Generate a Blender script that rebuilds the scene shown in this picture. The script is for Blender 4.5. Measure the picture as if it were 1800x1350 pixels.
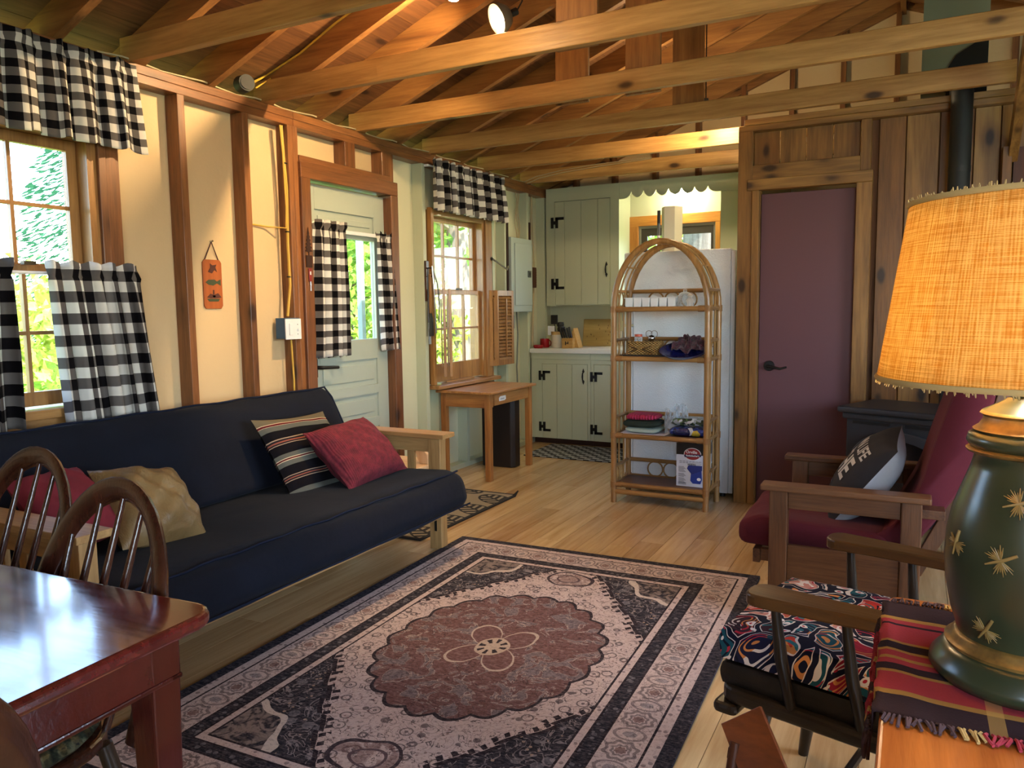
import bpy, bmesh, math, random
from math import sin, cos, pi, radians, sqrt, atan2, floor
from mathutils import Vector, Matrix, Euler
random.seed(11)
sc = bpy.context.scene
for _o in list(bpy.data.objects): bpy.data.objects.remove(_o)
COL = sc.collection

# ---------------------------------------------------------------- camera
H = 1.30; FPX = 1350.6
YAW, PIT, ROL = radians(27.541), radians(5.631), radians(-0.749)
_f = Vector((-sin(YAW)*cos(PIT), cos(YAW)*cos(PIT), -sin(PIT)))
_r0 = Vector((cos(YAW), sin(YAW), 0)); _u0 = _r0.cross(_f)
_r = _r0*cos(ROL)+_u0*sin(ROL); _u = -_r0*sin(ROL)+_u0*cos(ROL)
CP = Vector((0, 0, H))
cam = bpy.data.objects.new('camera', bpy.data.cameras.new('camera')); COL.objects.link(cam)
cam.data.sensor_width = 36; cam.data.lens = FPX/1800*36; cam.data.clip_start = .02; cam.data.clip_end = 200
cam.matrix_world = Matrix(((_r.x, _u.x, -_f.x, 0), (_r.y, _u.y, -_f.y, 0), (_r.z, _u.z, -_f.z, H), (0, 0, 0, 1)))
sc.camera = cam
def ray(x, y): return _f + _r*((x-900)/FPX) - _u*((y-675)/FPX)
def onX(x, y, X): d = ray(x, y); return CP + d*((X-CP.x)/d.x)
def onY(x, y, Y): d = ray(x, y); return CP + d*((Y-CP.y)/d.y)
def onZ(x, y, Z=0): d = ray(x, y); return CP + d*((Z-CP.z)/d.z)

# ---------------------------------------------------------------- world, sun, daylight, exposure
sc.view_settings.view_transform = 'Standard'; sc.view_settings.look = 'None'
sc.view_settings.gamma = 1; sc.view_settings.use_curve_mapping = False
sc.view_settings.exposure = 0.22
W = bpy.data.worlds.new('sky'); sc.world = W; W.use_nodes = True
_n = W.node_tree.nodes; _bg = _n['Background']; _sk = _n.new('ShaderNodeTexSky')
_sk.sky_type = 'NISHITA'; _sk.sun_disc = False; _sk.sun_elevation = radians(52); _sk.sun_rotation = radians(100)
W.node_tree.links.new(_sk.outputs[0], _bg.inputs[0]); _bg.inputs[1].default_value = 2.0
def lamp(name, kind, loc, energy, col, rot=(0, 0, 0), size=None, sizey=None, radius=None):
    l = bpy.data.lights.new(name, kind); l.energy = energy; l.color = col
    if kind == 'AREA':
        l.shape = 'RECTANGLE'; l.size = size; l.size_y = sizey or size
    if radius is not None: l.shadow_soft_size = radius
    o = bpy.data.objects.new(name, l); COL.objects.link(o); o.location = loc; o.rotation_euler = rot
    return o
_s = lamp('sun', 'SUN', (0, 0, 20), 17.0, (1, .95, .86)); _s.data.angle = radians(.6)
_s.rotation_euler = Vector((-.56, .30, -.77)).to_track_quat('-Z', 'Y').to_euler()
# area lamps added as daylight fill outside two unseen windows, facing in
DAY = (.70, .85, 1.0)
lamp('daylight_fill_back', 'AREA', (1.3, -1.68, 1.55), 74, DAY, (radians(-90), 0, pi), 1.9, 1.15)
lamp('daylight_fill_right', 'AREA', (3.06, 2.2, 1.55), 40, DAY, (0, radians(90), 0), 1.15, 2.2)

# ---------------------------------------------------------------- helpers
def hexc(h, a=1.0):
    h = h.lstrip('#'); v = [int(h[i:i+2], 16)/255 for i in (0, 2, 4)]
    return tuple((c/12.92 if c <= .04045 else ((c+.055)/1.055)**2.4) for c in v)+(a,)
class MB:
    def __init__(s): s.v = []; s.f = []; s.uv = []; s.hasuv = False; s.mi = []; s.cm = 0
    def add(s, vs, fs, uvs=None):
        b = len(s.v); s.v += [tuple(v) for v in vs]
        for i, f in enumerate(fs):
            s.f.append(tuple(b+k for k in f)); s.mi.append(s.cm)
            if uvs: s.hasuv = True
            s.uv.append(uvs[i] if uvs else [(0, 0)]*len(f))
        return s
    def box(s, x0, x1, y0, y1, z0, z1, m=None):
        x0, x1 = sorted((x0, x1)); y0, y1 = sorted((y0, y1)); z0, z1 = sorted((z0, z1))
        vs = [Vector((x, y, z)) for z in (z0, z1) for y in (y0, y1) for x in (x0, x1)]
        if m: vs = [m @ v for v in vs]
        return s.add(vs, [(0, 2, 3, 1), (4, 5, 7, 6), (0, 1, 5, 4), (2, 6, 7, 3), (0, 4, 6, 2), (1, 3, 7, 5)])
    def bar(s, p0, p1, w, h, up=(0, 0, 1), taper=1.0):
        p0 = Vector(p0); p1 = Vector(p1); d = (p1-p0).normalized(); up = Vector(up)
        sd = d.cross(up)
        if sd.length < 1e-5: sd = d.cross(Vector((0, 1, 0)))
        sd.normalize(); u = sd.cross(d).normalized(); vs = []
        for p, k in ((p0, 1), (p1, taper)):
            for a, b in ((-1, -1), (1, -1), (1, 1), (-1, 1)): vs.append(p+sd*(a*w/2*k)+u*(b*h/2*k))
        return s.add(vs, [(0, 1, 2, 3), (7, 6, 5, 4), (0, 4, 5, 1), (1, 5, 6, 2), (2, 6, 7, 3), (3, 7, 4, 0)])
    def tube(s, pts, r, n=8, closed=False, flat=1.0, caps=True, up=None):
        pts = [Vector(p) for p in pts]; N = len(pts); rs = r if isinstance(r, (list, tuple)) else [r]*N
        vs = []; prev = None
        for i, p in enumerate(pts):
            if closed: t = pts[(i+1) % N]-pts[i-1]
            else: t = pts[min(i+1, N-1)]-pts[max(i-1, 0)]
            t.normalize()
            if up is not None: a = Vector(up)
            elif prev is None: a = Vector((0, 0, 1)) if abs(t.z) < .9 else Vector((1, 0, 0))
            else: a = prev
            sd = t.cross(a)
            if sd.length < 1e-6: sd = t.cross(Vector((1, .3, .2)))
            sd.normalize(); u = sd.cross(t).normalized(); prev = u
            for k in range(n):
                an = 2*pi*k/n; vs.append(p+sd*(cos(an)*rs[i])+u*(sin(an)*rs[i]*flat))
        fs = []
        for i in range(N if closed else N-1):
            j = (i+1) % N
            for k in range(n): fs.append((i*n+k, i*n+(k+1) % n, j*n+(k+1) % n, j*n+k))
        if caps and not closed: fs += [tuple(range(n-1, -1, -1)), tuple((N-1)*n+k for k in range(n))]
        return s.add(vs, fs)
    def cyl(s, p0, p1, r0, r1=None, n=12): return s.tube([p0, p1], [r0, r0 if r1 is None else r1], n)
    def lathe(s, prof, n=24, c=(0, 0, 0), m=None, uv=False):
        vs = []; c = Vector(c)
        for r, z in prof:
            for k in range(n):
                a = 2*pi*k/n; v = Vector((r*cos(a), r*sin(a), z)); vs.append((m @ v if m else v)+c)
        fs = []; uvs = []
        for i in range(len(prof)-1):
            for k in range(n):
                fs.append((i*n+k, i*n+(k+1) % n, (i+1)*n+(k+1) % n, (i+1)*n+k))
                uvs.append([(k/n, i/(len(prof)-1)), ((k+1)/n, i/(len(prof)-1)), ((k+1)/n, (i+1)/(len(prof)-1)), (k/n, (i+1)/(len(prof)-1))])
        if prof[0][0] > 1e-6: fs.append(tuple(range(n-1, -1, -1))); uvs.append([(0, 0)]*n)
        if prof[-1][0] > 1e-6: fs.append(tuple((len(prof)-1)*n+k for k in range(n))); uvs.append([(0, 0)]*n)
        return s.add(vs, fs, uvs if uv else None)
    def prism(s, poly, a, b, axis='Y', m=None):
        """poly: 2-D points; axis X -> (y,z), Y -> (x,z), Z -> (x,y)"""
        def P(p, t):
            v = Vector((t, p[0], p[1])) if axis == 'X' else Vector((p[0], t, p[1])) if axis == 'Y' else Vector((p[0], p[1], t))
            return m @ v if m else v
        n = len(poly); vs = [P(p, a) for p in poly]+[P(p, b) for p in poly]
        ar = sum(poly[i][0]*poly[(i+1) % n][1]-poly[(i+1) % n][0]*poly[i][1] for i in range(n))
        fl = (ar > 0) ^ (axis == 'Y') ^ (b < a)
        fs = [tuple(range(n-1, -1, -1)), tuple(range(n, 2*n))]+[(i, (i+1) % n, n+(i+1) % n, n+i) for i in range(n)]
        if not fl: fs = [tuple(reversed(f)) for f in fs]
        return s.add(vs, fs)
    def grid(s, nu, nv, fn, us=1, vsc=1):
        vs = [fn(i/nu, j/nv) for j in range(nv+1) for i in range(nu+1)]; fs = []; uvs = []
        for j in range(nv):
            for i in range(nu):
                a = j*(nu+1)+i; fs.append((a, a+1, a+nu+2, a+nu+1))
                uvs.append([(i/nu*us, j/nv*vsc), ((i+1)/nu*us, j/nv*vsc), ((i+1)/nu*us, (j+1)/nv*vsc), (i/nu*us, (j+1)/nv*vsc)])
        return s.add(vs, fs, uvs)
    def mesh(s, name, mats, smooth=0):
        me = bpy.data.meshes.new(name); me.from_pydata(s.v, [], s.f)
        if s.hasuv:
            l = me.uv_layers.new(name='UVMap'); k = 0
            for u in s.uv:
                for t in u: l.data[k].uv = t; k += 1
        for m in (mats if isinstance(mats, (list, tuple)) else [mats]): me.materials.append(m)
        if any(s.mi): me.polygons.foreach_set('material_index', s.mi)
        if smooth:
            me.polygons.foreach_set('use_smooth', [True]*len(me.polygons))
            if smooth < 180: me.set_sharp_from_angle(angle=radians(smooth))
        me.update(); return me
    def build(s, name, mats, parent=None, smooth=0, bevel=0, seg=2, sub=0, solid=0, off=0):
        o = bpy.data.objects.new(name, s.mesh(name, mats, smooth)); COL.objects.link(o)
        if parent is not None:
            o.parent = parent
            if parent.get('_w'): o.matrix_parent_inverse = parent.matrix_basis.inverted()
        if solid: m = o.modifiers.new('solid', 'SOLIDIFY'); m.thickness = solid; m.offset = off
        if bevel: m = o.modifiers.new('bevel', 'BEVEL'); m.width = bevel; m.segments = seg; m.limit_method = 'ANGLE'; m.angle_limit = radians(40)
        if sub: m = o.modifiers.new('sub', 'SUBSURF'); m.levels = sub; m.render_levels = sub
        return o
def B(*a, **k): return MB().box(*a, **k)
def tag(o, label=None, cat=None, group=None, kind=None):
    if label: o['label'] = label
    if cat: o['category'] = cat
    if group: o['group'] = group
    if kind: o['kind'] = kind
    return o
def root(name, label, cat, loc=(0, 0, 0), rz=0, group=None, kind=None, world=False):
    """Empty at a thing's base. world=True: parts' meshes are given in world coordinates."""
    o = bpy.data.objects.new(name, None); COL.objects.link(o); o.empty_display_size = .05
    o.location = loc; o.rotation_euler = (0, 0, rz)
    if world: o['_w'] = 1
    return tag(o, label, cat, group, kind)
def copy_tree(o, parent=None):
    c = o.copy(); COL.objects.link(c); c.parent = parent
    for ch in list(o.children): copy_tree(ch, c)
    return c
def single(name, mb, mat, label, cat, group=None, kind=None, **k):
    return tag(mb.build(name, mat, None, **k), label, cat, group, kind)
def textmesh(body, size, fn, thick=0, spacing=1.0):
    """text as faces; fn maps (x, y) of the flat lettering to a point"""
    cu = bpy.data.curves.new('t', 'FONT'); cu.body = body; cu.size = size; cu.align_x = 'CENTER'; cu.align_y = 'CENTER'; cu.offset = thick; cu.space_character = spacing
    cu.resolution_u = 3
    ob = bpy.data.objects.new('t', cu); COL.objects.link(ob); dg = bpy.context.evaluated_depsgraph_get(); dg.update()
    me = bpy.data.meshes.new_from_object(ob.evaluated_get(dg))
    bm = bmesh.new(); bm.from_mesh(me)
    m = MB(); m.add([fn(v.co.x, v.co.y) for v in bm.verts], [[v.index for v in f.verts] for f in bm.faces])
    bm.free(); bpy.data.objects.remove(ob); bpy.data.curves.remove(cu); bpy.data.meshes.remove(me)
    return m
# ---------------------------------------------------------------- node materials
class S:
    def __init__(s, g, k): s.g = g; s.k = k
    def _m(s, op, b=None, c=None): return s.g.math(op, s, b, c)
    def __add__(s, b): return s._m('ADD', b)
    __radd__ = __add__
    def __sub__(s, b): return s._m('SUBTRACT', b)
    def __rsub__(s, b): return s.g.math('SUBTRACT', b, s)
    def __mul__(s, b): return s._m('MULTIPLY', b)
    __rmul__ = __mul__
    def __truediv__(s, b): return s._m('DIVIDE', b)
    def __rtruediv__(s, b): return s.g.math('DIVIDE', b, s)
    def __gt__(s, b): return s._m('GREATER_THAN', b)
    def __lt__(s, b): return s._m('LESS_THAN', b)
    def frac(s): return s._m('FRACT')
    def floor(s): return s._m('FLOOR')
    def abs(s): return s._m('ABSOLUTE')
    def sin(s): return s._m('SINE')
    def cos(s): return s._m('COSINE')
    def sqrt(s): return s._m('SQRT')
    def min(s, b): return s._m('MINIMUM', b)
    def max(s, b): return s._m('MAXIMUM', b)
    def pow(s, b): return s._m('POWER', b)
    def atan2(s, b): return s._m('ARCTAN2', b)
    def pingpong(s, b): return s._m('PINGPONG', b)
    def inv(s): return 1.0-s
class G:
    def __init__(g, name):
        g.mat = bpy.data.materials.new(name); g.mat.use_nodes = True; g.nt = g.mat.node_tree
        g.nodes = g.nt.nodes; g.b = g.nodes['Principled BSDF']; g.out = g.nodes['Material Output']
    def link(g, sock, val):
        if isinstance(val, S): g.nt.links.new(val.k, sock)
        elif isinstance(val, bpy.types.NodeSocket): g.nt.links.new(val, sock)
        elif isinstance(val, str): sock.default_value = hexc(val)
        else: sock.default_value = val
    def node(g, t, **p):
        n = g.nodes.new(t)
        for k, v in p.items(): setattr(n, k, v)
        return n
    def math(g, op, a, b=None, c=None):
        n = g.node('ShaderNodeMath', operation=op); g.link(n.inputs[0], a)
        if b is not None: g.link(n.inputs[1], b)
        if c is not None: g.link(n.inputs[2], c)
        return S(g, n.outputs[0])
    def coord(g, kind='Object'): return g.node('ShaderNodeTexCoord').outputs[kind]
    def sep(g, v):
        n = g.node('ShaderNodeSeparateXYZ'); g.nt.links.new(v, n.inputs[0]); return [S(g, n.outputs[i]) for i in range(3)]
    def comb(g, x, y, z):
        n = g.node('ShaderNodeCombineXYZ')
        for i, q in enumerate((x, y, z)): g.link(n.inputs[i], q)
        return n.outputs[0]
    def rnd(g): return S(g, g.node('ShaderNodeObjectInfo').outputs['Random'])
    def map(g, v, scale, off=0):
        x, y, z = g.sep(v)
        return g.comb(x*scale[0]+off, y*scale[1]+off, z*scale[2]+off)
    def noise(g, v, scale=5, detail=2, rough=.5, dist=0):
        n = g.node('ShaderNodeTexNoise'); g.nt.links.new(v, n.inputs['Vector'])
        n.inputs['Scale'].default_value = scale; n.inputs['Detail'].default_value = detail; n.inputs['Roughness'].default_value = rough; n.inputs['Distortion'].default_value = dist
        return S(g, n.outputs['Fac'])
    def voro(g, v, scale=5, feature='F1', rand=1.0, dims='3D'):
        n = g.node('ShaderNodeTexVoronoi', feature=feature, voronoi_dimensions=dims); g.nt.links.new(v, n.inputs['Vector']); n.inputs['Scale'].default_value = scale
        n.inputs['Randomness'].default_value = rand
        if feature == 'DISTANCE_TO_EDGE': return S(g, n.outputs['Distance'])
        return S(g, n.outputs['Distance']), S(g, n.outputs['Color'])
    def ss(g, x, a, b):
        n = g.node('ShaderNodeMapRange', interpolation_type='SMOOTHSTEP'); g.link(n.inputs[0], x); n.inputs[1].default_value = a; n.inputs[2].default_value = b
        return S(g, n.outputs[0])
    def ramp(g, f, stops, const=False):
        n = g.node('ShaderNodeValToRGB'); g.link(n.inputs[0], f); r = n.color_ramp
        if const: r.interpolation = 'CONSTANT'
        while len(r.elements) < len(stops): r.elements.new(.5)
        for e, (p, c) in zip(r.elements, stops): e.position = p; e.color = hexc(c) if isinstance(c, str) else c
        return S(g, n.outputs[0])
    def mix(g, f, a, b, mode='MIX'):
        n = g.node('ShaderNodeMix', data_type='RGBA', blend_type=mode); g.link(n.inputs[0], f); g.link(n.inputs[6], a); g.link(n.inputs[7], b)
        return S(g, n.outputs[2])
    def bump(g, h, strength=.3, dist=.01):
        n = g.node('ShaderNodeBump'); g.link(n.inputs['Height'], h); n.inputs['Strength'].default_value = strength; n.inputs['Distance'].default_value = dist
        g.nt.links.new(n.outputs[0], g.b.inputs['Normal']); return n
    def set(g, **k):
        nm = dict(col='Base Color', rough='Roughness', metal='Metallic', spec='Specular IOR Level', coat='Coat Weight', coatr='Coat Roughness', sheen='Sheen Weight', em='Emission Color', ems='Emission Strength', trans='Transmission Weight', ior='IOR', alpha='Alpha')
        for a, v in k.items(): g.link(g.b.inputs[nm[a]], v)
        return g.mat
_M = {}
def wood(name, dark, light, axis='Z', rough=.5, knots=.0, dens=1.0, coat=0, knotcol='#2a1408', vary=.25, spec=.4):
    key = name+axis
    if key in _M: return _M[key]
    g = G(key); v = g.coord(); r = g.rnd()
    st = [1, 1, 1]; st['XYZ'.index(axis)] = .07
    p = g.map(v, st, r*37.0)
    big = g.noise(p, 9*dens, 3, .6, 1.2); fine = g.noise(p, 95*dens, 3, .7, .3); ring = g.noise(p, 26*dens, 2, .5, 2.0)
    f = big*.55+ring*.25+fine*.28
    col = g.ramp(f, [(.36, dark), (.66, light)])
    col = g.mix(g.ss(r, 0, 1)*vary, col, g.mix(1.0, col, '#b08a68', 'MULTIPLY'))
    if knots:
        st2 = [1, 1, 1]; st2['XYZ'.index(axis)] = .45
        q = g.map(v, st2, r*11.0)
        d, c = g.voro(q, 6.5); cr = g.sep(c.k)[0]
        on = cr > (1-knots); wob = d+(g.noise(q, 30, 2)-.5)*.06
        halo = g.ss(wob, .40, .12)*on*.6; core = g.ss(wob, .20, .09)*on
        col = g.mix(halo, col, dark); col = g.mix(core*.9, col, knotcol)
    g.bump(fine+ring*.6, .22, .004)
    g.set(col=col, rough=rough, coat=coat, coatr=.12, spec=spec); _M[key] = g.mat; return g.mat
def paint(name, col, rough=.55, bump=.12, scale=40, var=.06, metal=0, coat=0, spec=.4):
    if name in _M: return _M[name]
    g = G(name); v = g.coord(); n = g.noise(v, scale, 3); big = g.noise(v, 2.3, 3, .6)
    c = g.mix(big*var*2, col, g.mix(1.0, col, '#a89c88', 'MULTIPLY'))
    if bump: g.bump(n, bump, .004)
    g.set(col=c, rough=rough, metal=metal, coat=coat, spec=spec); _M[name] = g.mat; return g.mat
def cloth(name, col, rough=.9, scale=260, var=.18, sheen=.0, bump=.25, fold=True):
    if name in _M: return _M[name]
    g = G(name); v = g.coord(); n = g.noise(v, scale, 2, .7); b = g.noise(v, 6, 4, .6)
    c = g.mix(g.ss(b, .3, .7)*var, col, g.mix(1.0, col, '#8a8a8a', 'MULTIPLY')); c = g.mix(n*.18, c, '#ffffff', 'SOFT_LIGHT')
    g.bump(n*.3+b*(1.5 if fold else 0), bump, .006); g.set(col=c, rough=rough, sheen=sheen, spec=.2); _M[name] = g.mat; return g.mat
def plain(name, col, rough=.5, metal=0, coat=0, spec=.5, em=None, ems=0, trans=0):
    if name in _M: return _M[name]
    g = G(name); g.set(rough=rough, metal=metal, coat=coat, spec=spec, trans=trans)
    v = g.coord(); n = g.noise(v, 8, 3); g.set(col=g.mix(n*.12, col, g.mix(1.0, col, '#909090', 'MULTIPLY')))
    if em: g.set(em=em, ems=ems)
    _M[name] = g.mat; return g.mat
def glassmat(name='window_glass', tint=(1, 1, 1, 1), fac=.06):
    if name in _M: return _M[name]
    g = G(name); t = g.node('ShaderNodeBsdfTransparent'); t.inputs[0].default_value = tint
    gl = g.node('ShaderNodeBsdfGlossy'); gl.inputs['Roughness'].default_value = .02
    lw = g.node('ShaderNodeLayerWeight'); lw.inputs[0].default_value = .5; fz = S(g, lw.outputs['Facing']).pow(4.0)*.5+.03
    mx = g.node('ShaderNodeMixShader'); g.nt.links.new(fz.k, mx.inputs[0]); g.nt.links.new(t.outputs[0], mx.inputs[1]); g.nt.links.new(gl.outputs[0], mx.inputs[2])
    g.nt.links.new(mx.outputs[0], g.out.inputs[0]); _M[name] = g.mat; return g.mat
def clearmat(name, col='#e8f0f4', rough=.1):
    if name in _M: return _M[name]
    g = G(name); t = g.node('ShaderNodeBsdfTransparent'); t.inputs[0].default_value = (.93, .96, .98, 1)
    g.set(col=col, rough=rough, spec=1.0); v = g.coord(); n = g.noise(v, 30, 3, .6, 1.5); g.bump(n, .9, .02)
    mx = g.node('ShaderNodeMixShader'); lw = g.node('ShaderNodeLayerWeight'); lw.inputs[0].default_value = .45
    f = S(g, lw.outputs['Facing'])*.75+.18
    g.nt.links.new(f.k, mx.inputs[0]); g.nt.links.new(t.outputs[0], mx.inputs[1]); g.nt.links.new(g.b.outputs[0], mx.inputs[2])
    g.nt.links.new(mx.outputs[0], g.out.inputs[0]); _M[name] = g.mat; return g.mat
def translucent(g, w, col):
    t = g.node('ShaderNodeBsdfTranslucent'); g.link(t.inputs[0], col); mx = g.node('ShaderNodeMixShader'); mx.inputs[0].default_value = w
    g.nt.links.new(g.b.outputs[0], mx.inputs[1]); g.nt.links.new(t.outputs[0], mx.inputs[2]); g.nt.links.new(mx.outputs[0], g.out.inputs[0])
# gingham: uv in metres, check of .037 m
g = G('gingham_cloth'); u, v, _ = g.sep(g.coord('UV')); n = g.noise(g.coord(), 420, 2, .7)
a = (u/.074).frac() > .5; b = (v/.074).frac() > .5
gc = g.mix(a*b, g.mix(a.max(b), '#e6e3dc', '#6f6a68'), '#141215'); gc = g.mix(n*.25, gc, '#808080', 'SOFT_LIGHT')
g.bump(n, .2, .002); g.set(col=gc, rough=.92, spec=.1); translucent(g, .32, gc); GINGHAM = g.mat
# oriental rug, UV in metres from the rug's centre
RW, RL = 1.63, 2.42
g = G('rug_pile'); u, v, _ = g.sep(g.coord('UV')); uv = g.coord('UV')
wn = g.noise(uv, 7, 3); wn2 = g.noise(g.map(uv, (1, 1, 1), 5.0), 7, 3)
uu = u+(wn-.5)*.03; vv = v+(wn2-.5)*.03
ax = u.abs(); ay = v.abs(); e = (RW/2-ax).min(RL/2-ay)
d1, c1 = g.voro(uv, 15); d2, c2 = g.voro(uv, 34); ed = g.voro(uv, 15, 'DISTANCE_TO_EDGE'); ed2 = g.voro(g.map(uv, (1, 1, 1), 3.0), 26, 'DISTANCE_TO_EDGE')
mott = g.noise(uv, 60, 4, .75); streak = g.noise(g.map(uv, (1.5, 9, 1)), 18, 3, .7)
pinkc = g.ramp(mott*.5+streak*.5, [(.3, '#9c8886'), (.52, '#cdb9b5'), (.75, '#e2d3ce')])
darkc = g.ramp(mott*.55+streak*.45, [(.33, '#17171d'), (.58, '#33343d'), (.8, '#7a7076')])
redc = g.ramp(mott*.5+streak*.5, [(.3, '#4d3435'), (.55, '#7a5956'), (.8, '#a88880')])
greyc = g.ramp(mott, [(.3, '#51535a'), (.7, '#9b959b')])
line = (ed < .045)+(ed2 < .02); line = line.min(1.0)
# floral scribble on the light field
ring = (((d1*26.0).sin() > .55)*(d1 < .42))
light = g.mix(ring*.75, pinkc, '#453a42'); light = g.mix((d2 < .16)*.7, light, redc); light = g.mix(((g.noise(uv, 13, 2, .5, 2.5)-.5).abs() < .014)*.8, light, '#3a3238')
dark = g.mix((d1 < .3)*.55, darkc, greyc); dark = g.mix(((d2 < .2)*(d1 > .5))*.8, dark, '#b49a86'); dark = g.mix(((g.noise(uv, 12, 2, .5, 2.2)-.5).abs() < .02)*.6, dark, '#a59a9c')
# central medallion with lobed rim
rr = ((uu/.37)*(uu/.37)+(vv/.485)*(vv/.485)).sqrt(); th = (uu/.37).atan2(vv/.485)
lob = (th*11.0).cos().abs()*.07
md = rr-lob
mn = g.noise(uv, 9, 3, .6, 1.5); med = g.mix(g.ss(mn, .50, .60)*.6, redc, greyc); med = g.mix(((mn-.55).abs() < .010)*.6, med, '#c4b3a8'); med = g.mix(((g.noise(uv, 17, 2, .5, 2.0)-.5).abs() < .016)*.55, med, '#2f262b')
petal = rr-((th*2.0).sin().abs()*.34+.10)
med = g.mix((petal < 0.03), med, '#bcaa9c'); med = g.mix(petal < 0.0, med, redc)
med = g.mix(rr < .17, med, '#b9a494'); med = g.mix(((rr-.11).abs() < .035)*((th*8.0).cos() > .2), med, '#2c2529')
# field: stepped octagon of light ground, dark corners with a light scroll cartouche
fx = uu.abs(); fy = vv.abs()
octo = fx+fy*.65-(((fy*6.0).frac() > .5)*.02)
field = g.mix(octo > .70, light, dark)
field = g.mix((octo-.695).abs() < .010, field, '#241f26'); field = g.mix(((octo-.668).abs() < .014)*(((fx-fy)*16.0).frac() > .55), field, '#241f26')
cr = (((fx-.53)/.24)*((fx-.53)/.24)+((fy-.91)/.22)*((fy-.91)/.22)).sqrt()+(th*30.0).sin()*.06
field = g.mix(cr < 1.0, field, g.mix(g.ss(g.noise(uv, 16, 3, .6, 1.8), .42, .6), '#8b7d78', darkc)); field = g.mix((cr-1.0).abs() < .05, field, '#cdbfb6')
field = g.mix(md < 1.08, field, '#2b262c'); field = g.mix(md < 1.045, field, med)
tip = ((fx/.11)*(fx/.11)+((fy-.80)/.085)*((fy-.80)/.085)).sqrt()+(th*24.0).sin()*.08
field = g.mix((tip < 1.0)*g.ss(mn, .45, .55)*.6, field, redc); field = g.mix((tip-1.0).abs() < .07, field, '#3a3138'); field = g.mix((tip-.5).abs() < .05, field, '#5a4a50')
# borders from the edge inwards
bm_ = (u+v)*5.2
side = (RW/2-ax) < (RL/2-ay); sco = v*side+u*(1.0-side); ca = ((sco/.185).frac()-.5)*.185; cb = e-.155
ra = (ca*ca+cb*cb).sqrt(); ros = ra*(1.0+(cb.atan2(ca)*8.0).cos()*.10)
ca2 = ((sco/.185+.5).frac()-.5)*.185; ov = ((ca2/.034)*(ca2/.034)+(cb/.050)*(cb/.050)).sqrt()
bord = g.mix(((ros-.046).abs() < .006).max((ros-.026).abs() < .004)*.6, pinkc, '#352f3a'); bord = g.mix((ros < .018)*.8, bord, redc); bord = g.mix(((ov-.95).abs() < .11)*.6, bord, '#4a414a'); bord = g.mix((ov < .45)*.7, bord, greyc); bord = g.mix(((g.noise(uv, 22, 2, .5, 2.0)-.5).abs() < .018)*.6, bord, '#3d363e')
guard = g.mix((d2 < .26)*.6, pinkc, '#4d4149')
darkg = g.mix((d2 < .3)*.55, darkc, greyc)
c = g.mix(e < .305, field, guard); c = g.mix(e < .272, c, darkg); c = g.mix(e < .222, c, bord); c = g.mix(e < .088, c, guard); c = g.mix(e < .048, c, darkc)
for q in (.305, .272, .222, .088): c = g.mix((e-q).abs() < .004, c, '#221e25')
c = g.mix(g.ss(mott*.5+streak*.5, .44, .68)*.38, c, '#8f8082'); c = g.mix(g.ss(g.noise(uv, 95, 3, .7), .52, .62)*.3, c, '#4a4045')
g.bump(mott, .35, .004); g.set(col=c, rough=.97, spec=.05); RUG = g.mat
# paisley print
g = G('paisley_print'); v = g.coord('UV'); _x, _y, _z = g.sep(v); v = g.comb(_x+(g.noise(v, 8, 2)-.5)*.11, _y+(g.noise(g.map(v, (1, 1, 1), 7.0), 8, 2)-.5)*.11, 0.0); d, c = g.voro(v, 13.0, rand=.9); d2, c2 = g.voro(g.map(v, (1, 1, 1), 4.0), 22); ed = g.voro(v, 13.0, 'DISTANCE_TO_EDGE'); cr = g.sep(c.k)[0]; cg = g.sep(c2.k)[1]
pal = g.ramp(cr, [(0, '#15182c'), (.22, '#a3253a'), (.40, '#1b4f5c'), (.55, '#c9402f'), (.68, '#20203a'), (.80, '#c98a80'), (.9, '#3b1f2b')], True)
pal2 = g.ramp(cg, [(0, '#e9dcd6'), (.2, '#b52b3d'), (.4, '#2d6f78'), (.6, '#d98b4d'), (.8, '#141626')], True)
w = g.noise(v, 11, 2); dd = d+(w-.5)*.25
col = g.mix(((dd*44.0).sin() > .45)*(dd > .12), pal, pal2); col = g.mix((ed < .07), col, '#14162a'); col = g.mix(((ed-.085).abs() < .012), col, '#e6d8d0')
col = g.mix((d2 < .22)*(d > .34), col, '#e8ddd8'); col = g.mix((d2 < .10), col, '#b52b3d')
g.bump(g.noise(g.coord(), 300), .15, .002); g.set(col=col, rough=.85, spec=.2); PAISLEY = g.mat
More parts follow.
